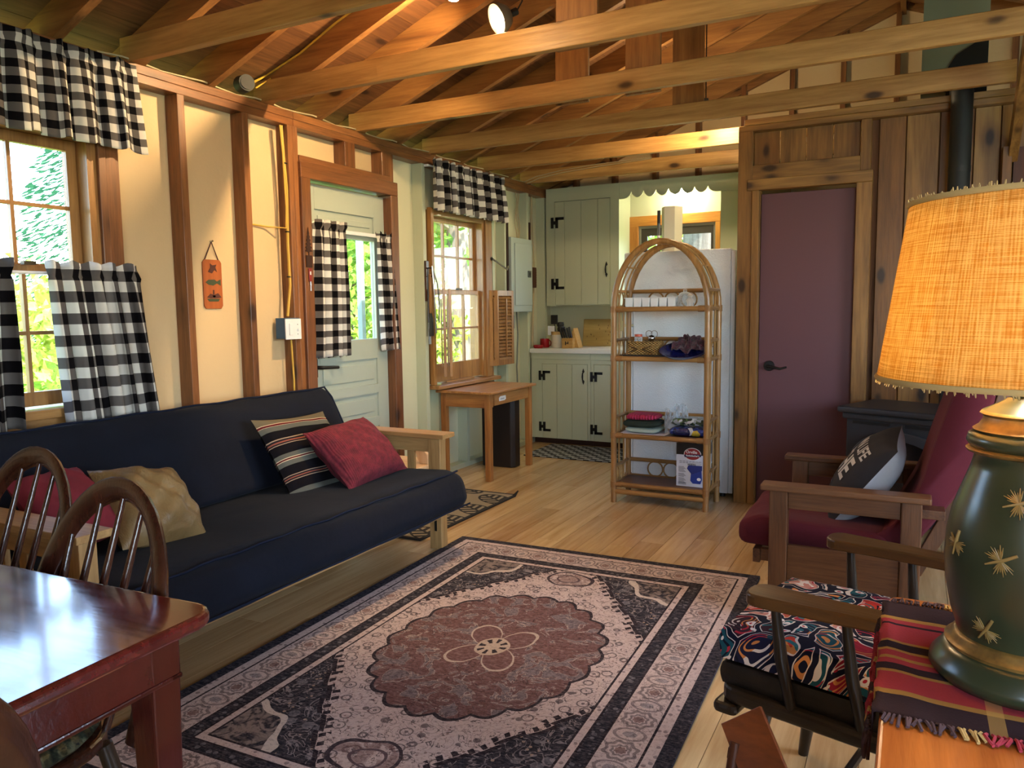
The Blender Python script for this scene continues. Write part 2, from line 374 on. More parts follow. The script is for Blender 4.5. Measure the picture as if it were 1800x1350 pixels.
# stripe materials, uv.y along the stripe sequence
def stripes(name, stops, scale=1.0, axis=1, cross=0, bump=.25):
    g = G(name); c_ = g.sep(g.coord('UV')); t = (c_[axis]*scale).frac(); n = g.noise(g.coord(), 330, 2, .7)
    col = g.ramp(t, stops, True); col = g.mix(n*.3, col, '#8a8a8a', 'SOFT_LIGHT')
    if cross: k = (c_[1-axis]*cross).frac(); col = g.mix((k > .9)*.35, col, '#c9a35c')
    g.bump(n, bump, .003); g.set(col=col, rough=.95, spec=.05); return g.mat
PILLOWSTRIPE = stripes('striped_weave', [(0, '#6a6250'), (.05, '#c9b89a'), (.058, '#5a1f24'), (.075, '#c9b89a'), (.083, '#5e5f58'), (.14, '#171519'), (.24, '#a08c78'), (.25, '#2a2225'), (.262, '#8d5446'), (.275, '#2a2225'), (.29, '#a08c78'), (.30, '#171519'), (.40, '#5e5f58'), (.45, '#c9b89a'), (.458, '#5a1f24'), (.475, '#c9b89a'), (.483, '#5e5f58'), (.53, '#171519'), (.63, '#a08c78'), (.64, '#2a2225'), (.655, '#8d5446'), (.67, '#2a2225'), (.69, '#a08c78'), (.70, '#171519'), (.80, '#5e5f58'), (.86, '#c9b89a'), (.867, '#5a1f24'), (.89, '#c9b89a'), (.897, '#6a6250')], 1.0)
RUNNER = stripes('runner_weave', [(0, '#33262a'), (.14, '#94713a'), (.17, '#91353b'), (.30, '#94713a'), (.32, '#2d2126'), (.37, '#91353b'), (.41, '#94713a'), (.43, '#91353b'), (.48, '#94713a'), (.50, '#2d2126'), (.56, '#94713a'), (.58, '#91353b'), (.74, '#2d2126'), (.76, '#91353b'), (.80, '#94713a'), (.83, '#33262a')], 1.0, 1, 3.3)
# ---- shared finishes
STUD = lambda ax='Z': wood('stud_pine', '#52321a', '#946036', ax, .42, .35, 1, .15)
JOIST = lambda ax='X': wood('joist_pine', '#8f6434', '#c69a5c', ax, .45, .55, .8)
RAFT = lambda ax='X': wood('rafter_pine', '#6d4626', '#a3733f', ax, .55, .3, .8)
SHEATH = lambda ax='Y': wood('sheathing_board', '#4f2f18', '#7d5430', ax, .75, .2, .8)
CASING = lambda ax='Z': wood('casing_cedar', '#4c2c18', '#825431', ax, .38, .25, 1, .2)
SASH = lambda ax='Z': wood('sash_pine', '#78502a', '#ad8048', ax, .4, .05, 1, .2)
PART = lambda ax='Z': wood('knotty_board', '#60411f', '#a2783f', ax, .42, .8, .7, .15, '#24130a', .7)
OAK = lambda ax='X': wood('oak_finish', '#3e2413', '#6d472a', ax, .42, 0, 1.3, .2)
FUTW = lambda ax='X': wood('futon_wood', '#8a6538', '#bb9560', ax, .5, 0, 1.1)
MAPLE = lambda ax='Y': wood('maple_floor', '#b08a58', '#d9ba8a', ax, .23, .04, .55, .35, '#6b4423', .35)
CHERRY = lambda ax='X': wood('cherry_finish', '#3a110f', '#4b1914', ax, .16, 0, .4, .5)
DARKW = lambda ax='Z': wood('dark_bow_finish', '#26130e', '#472519', ax, .22, 0, 1.2, .4)
BLACKW = lambda ax='X': wood('black_worn_finish', '#15110e', '#2e241b', ax, .35, 0, .8, .2)
TABLEW = lambda ax='Y': wood('amber_table_finish', '#8a4518', '#bd7030', ax, .3, 0, .9, .3)
CREAM = paint('cream_wall', '#ceb48b', .6, .5, 26, .05)
SAGE = paint('sage_paint', '#b7bda2', .45, .1, 30, .05)
SAGEW = paint('pale_sage_wall', '#cdccae', .5, .1, 30, .06)
DOORG = paint('door_grey_green', '#a7b1a4', .38, .08, 30, .05)
PLUM = paint('plum_door_paint', '#5f3c42', .5, .05, 30, .05)
BLACK = paint('black_iron', '#0f0f10', .45, .1, 60)
IRON = paint('stove_iron', '#2b2d32', .42, .25, 120)
WHITE = paint('white_enamel', '#dfe2e4', .35, .02)
GLASS = glassmat()
DENIM = cloth('denim_cover', '#0c111e', .9, 420, .35, .03, .5)
BURG = cloth('burgundy_fabric', '#531b24', .95, 300, .2, .03, .25)
RATTAN = wood('rattan_pole', '#65431f', '#a67c48', 'Z', .32, 0, .8, .25)
YEL = plain('yellow_cable', '#c9a13a', .45)
OLDC = plain('old_cable', '#bba884', .6)
CHROME = plain('bright_steel', '#c6c8ca', .18, 1)
# ================================================================ THE SETTING
XS, XP = -3.24, -3.33          # stud faces and wall panels of the left wall
YK = 7.27                      # far wall
YP = 5.11                      # front of the board partition
PZ = 2.453                     # top of the wall plates
XR, YB = 2.95, -1.55           # right and back walls (out of the picture)
RZ = lambda x: 2.46+.393*(x+3.24) if x < -.15 else 2.46+.393*(3.09)-.393*(x+.15)   # underside of the rafters
# ---- floor of maple boards
fl = tag(B(XP-.05, XR+.05, YB-.05, YK+.05, -.09, -.021).build('floor', SHEATH('Y')), 'pale maple plank floor running towards the kitchen', 'floor', kind='structure')
PW = .1347; k0 = -1.4406
i0 = int((XP-k0)/PW)-1
_fm = {}
for i in range(i0, int((XR-k0)/PW)+1):
    xa = max(XP, k0+i*PW); xb = min(XR, k0+(i+1)*PW)
    if xb-xa < .02: continue
    y = YB-random.random()*1.2
    while y < YK:
        L = random.choice((1.5, 1.9, 2.3, 2.7)); ya, yb = max(y, YB), min(y+L, YK); y += L
        if yb-ya < .05: continue
        MB().box(xa+.0009, xb-.0009, ya+.0008, yb-.0008, -.02, 0).build('plank', MAPLE(), fl)
# ---- left wall
wl = root('wall_left', 'cream and sage stud wall on the left with exposed studs', 'wall', (XP, 2.5, 0), kind='structure', world=True)
W1 = (1.10, 2.25, .90, 2.08); D1 = (3.60, 4.41, 0, 2.08); W2 = (4.94, 5.72, .73, 2.03)
def panel(y0, y1, z0, z1, m): B(XP-.03, XP, y0, y1, z0, z1).build('panel', m, wl)
for a, b in ((YB, -.9), (-.9, -.3), (-.3, .3), (.3, .9), (.9, W1[0]), (W1[1], 2.72), (2.72, 3.13), (3.13, 3.49), (3.49, D1[0])): panel(a, b, 0, 2.46, CREAM)
panel(W1[0], W1[1], 0, W1[2], CREAM); panel(W1[0], W1[1], W1[3], 2.46, CREAM)
panel(D1[0], 4.00, D1[3], 2.46, CREAM); panel(4.00, D1[1], D1[3], 2.46, CREAM)
panel(D1[1], W2[0], 0, 2.46, SAGEW); panel(W2[0], W2[1], 0, W2[2], SAGEW); panel(W2[0], W2[1], W2[3], 2.46, SAGEW)
panel(W2[1], 6.13, 0, 2.46, SAGEW); panel(6.13, 6.58, 0, 2.46, SAGEW); panel(6.58, YK, 0, 2.46, SAGEW)
for y, w, m in ((-1.2, .04, STUD()), (-.8, .04, STUD()), (-.4, .04, STUD()), (0, .04, STUD()), (.4, .04, STUD()), (.8, .04, STUD()), (1.03, .06, STUD()), (2.285, .075, STUD()),
                (2.698, .042, STUD()), (3.112, .042, STUD()), (3.45, .04, STUD()), (3.492, .04, STUD()), (4.43, .04, STUD()), (4.82, .042, SAGE), (5.88, .042, SAGE), (6.105, .042, SAGE), (6.555, .042, SAGE), (6.94, .05, SAGE)):
    B(XP, XS, y, y+w, .04, 2.37).build('stud', m, wl, bevel=.002, seg=1)
for y in (4.98, 5.40):      # cripple studs under the far window
    B(XP, XS, y, y+.04, .04, .69).build('stud', SAGE, wl)
for a, b in ((YB, 3.50), (3.502, YK)):
    B(XP, XS, a, b, 2.37, 2.411).build('plate', STUD('Y'), wl, bevel=.002, seg=1)
    B(XP, XS+.002, a, b, 2.4115, PZ).build('plate', STUD('Y'), wl, bevel=.002, seg=1)
B(XP, XS, YB, D1[0], 0, .039).build('plate', STUD('Y'), wl); B(XP, XS, D1[1], YK, 0, .039).build('plate', SAGE, wl)
# framing over the door: sill board and two short blocks
B(XP, XS+.005, 3.535, 4.43, 2.178, 2.215).build('header', CASING('Y'), wl, bevel=.002, seg=1)
for a, b in ((3.955, 4.055), (4.34, 4.43)): B(XP, XS+.003, a, b, 2.215, 2.37).build('block', CASING(), wl, bevel=.002, seg=1)
# ---- far wall with gable
wf = root('wall_far', 'far kitchen wall with a cream gable between brown studs', 'wall', (-1, YK, 0), kind='structure', world=True)
KW = (-2.40, -1.64, 1.30, 2.07)
for a, b, c, d in ((XP, KW[0], 0, PZ), (KW[0], KW[1], 0, KW[2]), (KW[0], KW[1], KW[3], PZ), (KW[1], XR, 0, PZ)):
    B(a, b, YK, YK+.03, c, d).build('panel', SAGEW, wf)
gs = [-.18-.405*k for k in range(7, -9, -1)]
gx = [XP]+[x for x in gs if XP+.1 < x < XR-.1]+[XR]
for a, b in zip(gx[:-1], gx[1:]):
    pl = [(a, PZ), (b, PZ), (b, RZ(b)+.13)]+([(-.15, RZ(-.15)+.13)] if a < -.15 < b else [])+[(a, RZ(a)+.13)]
    MB().prism(pl, YK, YK+.03, 'Y').build('panel', CREAM, wf)
for x in gx[1:-1]:
    MB().prism([(x-.02, PZ), (x+.02, PZ), (x+.02, RZ(x+.02)+.06), (x-.02, RZ(x-.02)+.06)], YK-.09, YK, 'Y').build('stud', STUD(), wf)
# ---- right and back walls (behind and beside the camera), each with an unseen window opening added for the fill daylight
wr = root('wall_right', 'plain cream wall closing the right of the room', 'wall', (XR, 2.5, 0), kind='structure', world=True)
for a, b, c, d in ((YB, 1.0, 0, 2.46), (1.0, 3.4, 0, .95), (1.0, 3.4, 2.15, 2.46), (3.4, YK, 0, 2.46)): B(XR, XR+.03, a, b, c, d).build('panel', CREAM, wr)
wb = root('wall_back', 'cream wall behind the camera', 'wall', (0, YB, 0), kind='structure', world=True)
for a, b, c, d in ((XP, .3, 0, 2.46), (.3, 2.3, 0, .95), (.3, 2.3, 2.15, 2.46), (2.3, XR, 0, 2.46)): B(a, b, YB-.03, YB, c, d).build('panel', CREAM, wb)
MB().prism([(XP, 2.46), (XR, 2.46), (XR, RZ(XR)+.14), (-.15, RZ(-.15)+.14), (XP, RZ(XP)+.14)], YB-.03, YB, 'Y').build('panel', CREAM, wb)
for nm, lab, fx in (('window_4', 'plain window added for fill daylight in the wall behind the camera', 0), ('window_5', 'plain window added for fill daylight in the right wall out of the picture', 1)):
    w = root(nm, lab, 'window', (1.3, YB, .95) if fx == 0 else (XR, 2.2, .95), kind='structure', world=True); a, b = (.3, 2.3) if fx == 0 else (1.0, 3.4)
    def fb(p, q, z0, z1, nm_): (B(p, q, YB-.03, YB+.02, z0, z1) if fx == 0 else B(XR-.02, XR+.03, p, q, z0, z1)).build(nm_, CASING('Z'), w)
    fb(a, a+.05, .95, 2.15, 'jamb'); fb(b-.05, b, .95, 2.15, 'jamb'); fb(a+.05, b-.05, 2.10, 2.15, 'jamb'); fb(a+.05, b-.05, .95, 1.0, 'sill'); fb((a+b)/2-.025, (a+b)/2+.025, 1.0, 2.10, 'mullion')
# ---- roof: rafters, ridge, sheathing, ceiling joists
ce = root('ceiling', 'open gable roof of pine rafters, dark sheathing boards and ceiling joists', 'ceiling', (-.15, 3, 2.5), kind='structure', world=True)
sl = atan2(.393, 1); RD = .135
JY = [-.795, .018, .831, 1.644, 2.452, 3.268, 4.088, 4.938, 5.765, 6.565]
ry = []
for k, y in enumerate(JY): ry += [y+.043, y+.043+.406]
ry = [y for y in ry if y < 7.15]+[YK-.045]
def slope(x0, x1, y0, y1, o0, o1):
    """slab along the roof pitch between x0 and x1, offsets o0..o1 square to the rafter underside"""
    n = Vector((-sin(sl) if x0 < -.15 and x1 <= -.149 else sin(sl), 0, cos(sl)))
    ps = [Vector((x, 0, RZ(x))) for x in (x0, x1)]
    q = [ps[0]+n*o0, ps[1]+n*o0, ps[1]+n*o1, ps[0]+n*o1]
    return MB().prism([(p.x, p.z) for p in q], y0, y1, 'Y')
_L = slope(-3.62, -.172, 0, .04, 0, RD).mesh('rafter', RAFT()); _R = slope(-.128, 3.3, 0, .04, 0, RD).mesh('rafter', RAFT())
for y in ry:
    for me in (_L, _R):
        o = bpy.data.objects.new('rafter', me); COL.objects.link(o); o.parent = ce; o.matrix_parent_inverse = ce.matrix_basis.inverted(); o.location.y = y
B(-.17, -.13, YB, YK-.002, RZ(-.15)-.04, RZ(-.15)+.15).build('ridge_beam', RAFT('Y'), ce)
x = -3.66
while x < -.17:
    slope(x, min(x+.166, -.155), YB-.2, YK+.2, RD+.001, RD+.022).build('sheathing_board', SHEATH(), ce); x += .168
x = -.145
while x < 3.3:
    slope(x, x+.166, YB-.2, YK+.2, RD+.001, RD+.022).build('sheathing_board', SHEATH(), ce); x += .168
for xa, xb in ((-3.68, -.15), (-.15, 3.42)): slope(xa, xb, YB-.2, YK+.2, RD+.024, RD+.05).build('roof_deck', SHEATH(), ce)
for y in JY:
    o = B(-3.31, .44 if y > 4.9 else .62, y, y+.041, PZ+.002, PZ+.117).build('joist', JOIST(), ce, bevel=.003, seg=1)
MB().prism([(-.42, RZ(-.42)+.165), (-.15, RZ(-.15)+.19), (.12, RZ(.12)+.165), (.12, RZ(.12)+.20), (-.15, RZ(-.15)+.25), (-.42, RZ(-.42)+.20)], YB-.2, YK+.2, 'Y').build('ridge_cap', SHEATH(), ce)
# boards hung from the rafters to the joists
def hanger(pxa, pxb, py, Y):
    a = onY(pxa, py, Y).x; b = onY(pxb, py, Y).x
    MB().prism([(a, PZ+.004), (b, PZ+.004), (b, RZ(b)+.1), (a, RZ(a)+.1)], Y, Y+.022, 'Y').build('hanger_board', RAFT('Z'), ce, bevel=.002, seg=1)
hanger(977, 1050, 20, JY[5]+.042); hanger(976, 1034, 130, JY[6]+.084); hanger(1099, 1161, 100, JY[6]+.084); hanger(1182, 1237, 150, JY[7]+.042)
# ---- board partition with the plum door
wp = root('wall_partition', 'knotty board partition beside the refrigerator', 'wall', (0, YP, 0), kind='structure', world=True)
B(-1.02, -.932, YP, YP+.12, 0, 2.405).build('post', PART(), wp, bevel=.003, seg=1)
B(-.985, 1.6, YP-.004, YP+.09, 2.425, 2.462).build('plate', PART('X'), wp, bevel=.003, seg=1)
B(-1.02, 1.6, YP-.002, YP+.09, 2.387, 2.424).build('plate', PART('X'), wp, bevel=.003, seg=1)
B(-.31, -.252, YP, YP+.09, 2.085, 2.386).build('post', PART(), wp, bevel=.003, seg=1)
B(-.935, -.30, YP+.004, YP+.09, 2.086, 2.178).build('rail', PART('X'), wp, bevel=.003, seg=1)
xs = [-.932, -.775, -.62, -.465, -.312]
for a, b in zip(xs[:-1], xs[1:]): B(a+.002, b-.003, YP+.05, YP+.07, 2.17, 2.386).build('board', PART(), wp, bevel=.002, seg=1)
B(-.252, 1.6, YP+.072, YP+.09, 0, 2.386).build('backing', SHEATH('Z'), wp)
xs = [-.215, -.07, .102, .272, .40, .58, .76, .94, 1.12, 1.30, 1.48, 1.6]
for a, b in zip(xs[:-1], xs[1:]): B(a+.003, b-.003, YP+.05, YP+.07, 0, 2.386).build('board', PART(), wp, bevel=.002, seg=1)
B(.405, .45, YP-.05, YP+.045, 0, 2.145).build('post', PART(), wp, bevel=.002, seg=1)
# diagonal brace rising towards the camera from the post
MB().bar((.455, YP+.02, 2.10), (.455, 4.20, 2.92), .045, .11, (0, 0, 1)).build('brace', PART('Y'), wp, bevel=.002, seg=1)
B(.46, 1.6, YP-.02, YP+.03, 0, 2.14).build('infill_panel', wood('dark_panel', '#3b1c10', '#5d3018', 'Z', .5), wp)
B(-1.02, -.99, YP+.125, YK, 0, PZ).build('side_panel', SAGE, wp)
d2 = root('door_2', 'plain plum-brown slab door in a knotty board frame', 'door', (-.6, YP, 0), kind='structure', world=True)
B(-.882, -.328, YP+.05, YP+.085, .008, 2.0).build('slab', PLUM, d2, bevel=.002, seg=1)
B(-.905, -.884, YP+.02, YP+.1, 0, 2.03).build('jamb', PART(), d2); B(-.326, -.308, YP+.02, YP+.1, 0, 2.03).build('jamb', PART(), d2)
B(-.93, -.886, YP-.012, YP+.02, 0, 2.02).build('casing', PART(), d2, bevel=.003, seg=1)
B(-.326, -.240, YP-.012, YP+.05, 0, 2.02).build('casing', PART(), d2, bevel=.003, seg=1)
B(-.96, -.238, YP-.016, YP+.05, 2.02, 2.088).build('casing', PART('X'), d2, bevel=.003, seg=1)
hp = onY(1352, 643, YP+.045)
h = MB().cyl((hp.x, hp.y, hp.z), (hp.x, hp.y-.012, hp.z), .034, .030, 20).build('lever_handle', BLACK, d2, 40)
MB().tube([(hp.x, hp.y-.01, hp.z), (hp.x, hp.y-.055, hp.z), (hp.x+.03, hp.y-.06, hp.z-.004), (hp.x+.075, hp.y-.058, hp.z-.014), (hp.x+.115, hp.y-.058, hp.z-.002)], [.010, .010, .010, .008, .006], 8).build('lever', BLACK, h, 60)
# ---- green-grey exterior door with a glazed upper half
d1 = root('door_1', 'pale grey-green panelled exterior door with a glass pane', 'door', (XS, 4.0, 0), kind='structure', world=True)
ya, yb = 3.605, 4.405
for a, b in ((ya, ya+.10), (yb-.115, yb)): B(-3.325, -3.285, a, b, .012, 2.07).build('stile', DOORG, d1, bevel=.002, seg=1)
for z0, z1 in ((.012, .22), (.50, .565), (.73, .79), (.97, 1.105), (1.765, 1.815), (1.925, 2.07)): B(-3.325, -3.285, ya+.1, yb-.115, z0, z1).build('rail', DOORG, d1)
for z0, z1 in ((.22, .50), (.565, .73), (.79, .97), (1.815, 1.925)):
    p = B(-3.315, -3.30, ya+.1, yb-.115, z0, z1).build('door_panel', DOORG, d1)
    B(-3.301, -3.292, ya+.135, yb-.15, z0+.035, z1-.035).build('raised_field', DOORG, p, bevel=.004)
B(-3.309, -3.303, ya+.1, yb-.115, 1.105, 1.765).build('pane', GLASS, d1)
for a, b in ((3.525, ya), (yb, 4.487)): B(-3.345, XS+.022, a, b, 0, 2.085).build('casing', CASING(), d1, bevel=.003, seg=1)
B(-3.345, XS+.022, 3.525, 4.487, 2.085, 2.178).build('casing', CASING('Y'), d1, bevel=.003, seg=1)
h = B(-3.285, -3.272, 3.628, 3.672, .885, 1.005).build('handle_plate', BLACK, d1, bevel=.006)
MB().tube([(-3.275, 3.65, .95), (-3.225, 3.65, .95), (-3.215, 3.66, .95), (-3.212, 3.79, .943)], [.012, .012, .011, .010], 8).build('lever', BLACK, h, 60)
# ---- double-hung windows
def sash(win, x0, x1, y0, y1, z0, z1, cols, rows, st, br, tr):
    s = MB()
    for a, b in ((y0, y0+st), (y1-st, y1)): s.box(x0, x1, a, b, z0, z1)
    s.box(x0, x1, y0+st, y1-st, z0, z0+br); s.box(x0, x1, y0+st, y1-st, z1-tr, z1)
    so = s.build('sash', SASH(), win, bevel=.002, seg=1)
    ys = [y0+st+(y1-y0-2*st)*i/cols for i in range(cols+1)]; zs = [z0+br+(z1-z0-br-tr)*i/rows for i in range(rows+1)]
    xm = (x0+x1)/2
    for y in ys[1:-1]: B(xm-.011, xm+.012, y-.008, y+.008, z0+br, z1-tr).build('muntin', SASH(), so)
    for z in zs[1:-1]: B(xm-.010, xm+.011, y0+st, y1-st, z-.008, z+.008).build('muntin', SASH('Y'), so)
    for i in range(cols):
        for j in range(rows): B(xm-.002, xm+.002, ys[i]+.002, ys[i+1]-.002, zs[j]+.002, zs[j+1]-.002).build('pane', GLASS, so)
w1 = root('window_1', 'large double-hung window in varnished pine beside the futon', 'window', (XS, 1.7, .87), kind='structure', world=True)
sash(w1, -3.345, -3.312, 1.14, 2.205, 1.48, 2.055, 4, 2, .045, .035, .045); sash(w1, -3.300, -3.267, 1.14, 2.205, .915, 1.505, 4, 2, .045, .06, .035)
for a, b in ((1.075, 1.14), (2.205, 2.25)): B(-3.37, XS, a, b, .9, 2.09).build('jamb', SASH(), w1)
B(-3.37, XS, 1.14, 2.205, 2.055, 2.09).build('jamb', SASH('Y'), w1)
for a, b in ((1.03, 1.08), (2.248, 2.285)): B(XS-.02, XS+.018, a, b, .86, 2.12).build('casing', CASING(), w1, bevel=.003)
B(-3.37, XS+.05, 1.0, 2.32, .865, .905).build('sill', SASH('Y'), w1, bevel=.004); B(XS, XS+.018, 1.03, 2.3, .80, .865).build('apron', SASH('Y'), w1)
B(-3.262, -3.235, 1.9, 1.95, 1.505, 1.52).build('sash_lock', plain('dull_brass', '#4b4336', .4, .9), w1)
w2 = root('window_2', 'smaller double-hung window in varnished pine over the oak desk', 'window', (XS, 5.3, .72), kind='structure', world=True)
sash(w2, -3.345, -3.312, 4.965, 5.70, 1.425, 2.01, 3, 2, .035, .03, .035); sash(w2, -3.300, -3.267, 4.965, 5.70, .735, 1.45, 3, 2, .035, .14, .035)
for a, b in ((4.935, 4.965), (5.70, 5.735)): B(-3.37, XS, a, b, .725, 2.05).build('jamb', SASH(), w2)
B(-3.37, XS, 4.965, 5.70, 2.01, 2.05).build('jamb', SASH('Y'), w2)
B(XS-.02, XS+.018, 4.905, 4.94, .72, 2.06).build('casing', SASH(), w2, bevel=.003); B(XS-.02, XS+.018, 5.735, 5.84, .72, 2.06).build('casing', SASH(), w2, bevel=.003)
B(-3.37, XS+.075, 4.88, 5.87, .69, .72).build('sill', SASH('Y'), w2, bevel=.004); B(-3.30, XS-.01, 5.12, 5.55, .722, .735).build('stop_strip', SASH('Y'), w2)
B(-3.262, -3.235, 5.30, 5.36, 1.45, 1.466).build('sash_lock', plain('dull_brass', '#4b4336', .4, .9), w2)
w3 = root('window_3', 'kitchen window in amber wood trim behind the scalloped board', 'window', (-2.0, YK, 1.3), kind='structure', world=True)
AMB = wood('amber_trim', '#a5622a', '#d69848', 'X', .4, .05); AMBZ = wood('amber_trim', '#a5622a', '#d69848', 'Z', .4, .05)
B(-2.49, -1.60, YK-.02, YK+.01, 2.07, 2.165).build('casing', AMB, w3, bevel=.003); B(-2.49, -2.385, YK-.02, YK+.01, 1.25, 2.07).build('casing', AMBZ, w3, bevel=.003); B(-1.645, -1.60, YK-.02, YK+.01, 1.25, 2.07).build('casing', AMBZ, w3, bevel=.003)
B(-2.49, -1.60, YK-.04, YK+.01, 1.22, 1.30).build('sill', AMB, w3, bevel=.003)
ALU = plain('aluminium', '#9c9d98', .4, .8); DKF = plain('dark_screen_frame', '#3b342c', .5)
m = MB(); m.box(-2.385, -2.36, YK, YK+.025, 1.3, 2.07); m.box(-1.665, -1.645, YK, YK+.025, 1.3, 2.07); m.box(-2.36, -1.665, YK, YK+.025, 2.045, 2.07); m.build('frame', ALU, w3)
m = MB(); m.box(-2.36, -2.30, YK+.005, YK+.03, 1.3, 2.045); m.box(-1.69, -1.665, YK+.005, YK+.03, 1.3, 2.045); m.box(-2.30, -1.69, YK+.005, YK+.03, 1.975, 2.045); m.build('frame', DKF, w3)
B(-2.30, -1.69, YK+.015, YK+.02, 1.3, 1.975).build('pane', GLASS, w3)
# ================================================================ WALL THINGS
def tri(t): return abs((t % 1.0)*2-1)*2-1
def curtain(name, label, x, t0, t1, b0, b1, z0, z1, folds, amp, full=1.7, head=.05, group=None, seed=0, hem=0, chk=1.0):
    """gathered cloth on the left wall: top y from t0 to t1, bottom from b0 to b1"""
    rnd = random.Random(seed); ph = [rnd.random()*6 for _ in range(4)]; wj = [rnd.uniform(.7, 1.3) for _ in range(4)]
    L = max(t1-t0, b1-b0)*full
    def fn(u, v):
        z = z0+(z1-z0)*v; k = 1-v
        y = (t0*(1-k)+b0*k)*(1-u)+(t1*(1-k)+b1*k)*u
        a = 2*pi*folds*u
        fo = sin(a+ph[0]+.5*sin(a*.37+ph[1]))+.35*sin(a*2.1+ph[2])*wj[0]
        zz = z
        neck = 1-math.exp(-((v-(1-head))/.018)**2) if head else 1
        am = amp*(.35+.65*min(1, k*1.6+.1))*(.35+.65*neck)
        if head and v > 1-head*.6: am = amp*.8
        y += .35*amp*sin(2*a+ph[3])*(.4+k*.6)
        zz += .006*sin(a+ph[1])*(k if k > .8 else 0)+(.010*sin(a*1.0+ph[2]) if head and v > .985 else 0)
        return Vector((x+am*fo+.012*k, y, zz))
    m = MB().grid(int(folds*10), 34, fn, L*chk, (z1-z0)*chk)
    return single(name, m, GINGHAM, label, 'curtain', group, smooth=180, solid=.0015)
curtain('valance', 'black and white gingham valance across the top of the large window', -3.165, .98, 2.415, .93, 2.44, 2.03, 2.425, 11, .028, 1.35, .16, seed=1, chk=1.1)
curtain('cafe_curtain', 'long gingham cafe curtain hanging at the right of the large window', -3.16, 1.945, 2.375, 1.98, 2.45, .84, 1.515, 5, .034, 1.35, .09, seed=2, chk=.8)
curtain('cafe_curtain', 'gingham cafe curtain at the left edge of the large window', -3.16, .98, 1.80, .97, 1.79, .84, 1.515, 9, .034, 1.35, .09, seed=3, chk=.8)
curtain('valance', 'gingham valance over the window with wooden shutters', -3.165, 4.85, 5.94, 4.84, 5.975, 2.035, 2.405, 11, .026, 1.3, .16, seed=4, chk=.82)
curtain('door_curtain', 'wide gingham curtain at the left of the door glass', -3.225, 3.625, 3.93, 3.56, 3.905, 1.01, 1.845, 4, .028, 1.5, .07, seed=5, chk=.9)
curtain('door_curtain', 'narrow gingham curtain tied close at the right of the door glass', -3.235, 4.26, 4.425, 4.275, 4.475, 1.02, 1.825, 3, .02, 1.8, .07, seed=6, chk=.9)
def rod(x, y0, y1, z, label, r=.007, m=WHITE, flat=False):
    o = root('curtain_rod', label, 'curtain rod', (x, y0, z), world=True)
    if flat: B(x-.004, x+.004, y0, y1, z-.012, z+.012).build('rod', m, o, bevel=.002)
    else: MB().cyl((x, y0, z), (x, y1, z), r, n=10).build('rod', m, o, 40)
    for y in (y0, y1): B(x-.035, x, y-.008, y+.008, z-.008, z+.008).build('bracket', m, o)
rod(-3.2, .97, 2.42, 2.375, 'slim rod carrying the valance of the large window'); rod(-3.195, .97, 2.39, 1.47, 'slim rod across the meeting rail carrying the cafe curtains')
rod(-3.2, 4.85, 5.95, 2.355, 'slim rod carrying the valance over the shuttered window'); rod(-3.255, 3.62, 4.45, 1.80, 'flat white rod across the exterior door', m=WHITE, flat=True)
# painted leather plaque
o = root('leather_plaque', 'tooled leather plaque with a fish and a duck hung between two studs', 'plaque', (XP+.012, 2.94, 1.35), world=True)
pc = onX(375, 498, XP+.012); LEA = wood('tooled_leather', '#8a4522', '#b5652f', 'Z', .5, 0, .4)
y0, y1, z0, z1 = pc.y-.062, pc.y+.062, pc.z-.135, pc.z+.125
MB().prism([(y0+.012, z0), (y1-.012, z0), (y1, z0+.016), (y1, z1-.016), (y1-.012, z1), (y0+.012, z1), (y0, z1-.016), (y0, z0+.016)], XP+.002, XP+.010, 'X').build('leather', LEA, o, bevel=.002)
GRN = plain('painted_green', '#39452a', .6); BRN = plain('painted_brown', '#4a2016', .6); OFF = plain('painted_cream', '#cdb99a', .6)
def decal(poly, m): MB().prism([(pc.y+a, pc.z+b) for a, b in poly], XP+.0095, XP+.0112, 'X').build('painted_motif', m, o)
decal([(-.05, .005), (-.03, .018), (.01, .02), (.025, .010), (.05, .022), (.05, -.012), (.025, .0), (.0, -.012), (-.03, -.008)], GRN)
decal([(-.045, -.075), (-.02, -.055), (-.005, -.06), (-.004, -.035), (.006, -.035), (.006, -.06), (.03, -.052), (.052, -.075), (.02, -.08), (-.02, -.08)], BRN)
decal([(-.045, -.082), (.04, -.082), (.03, -.097), (-.03, -.097)], GRN); decal([(-.006, -.074), (.012, -.074), (.012, -.064), (-.006, -.064)], OFF)
decal([(-.03, .06), (-.005, .052), (.012, .07), (.03, .06), (.02, .085), (.028, .10), (.0, .095), (-.015, .105), (-.015, .082)], BRN)
tp = onX(372, 425, XP+.012)
MB().tube([(XP+.006, y0+.012, z1-.012), (XP+.008, tp.y, tp.z), (XP+.006, y1-.012, z1-.012)], .0035, 6).build('cord', BRN, o); MB().cyl((XP, tp.y, tp.z+.002), (XP+.02, tp.y, tp.z+.004), .005).build('nail', CHROME, o)
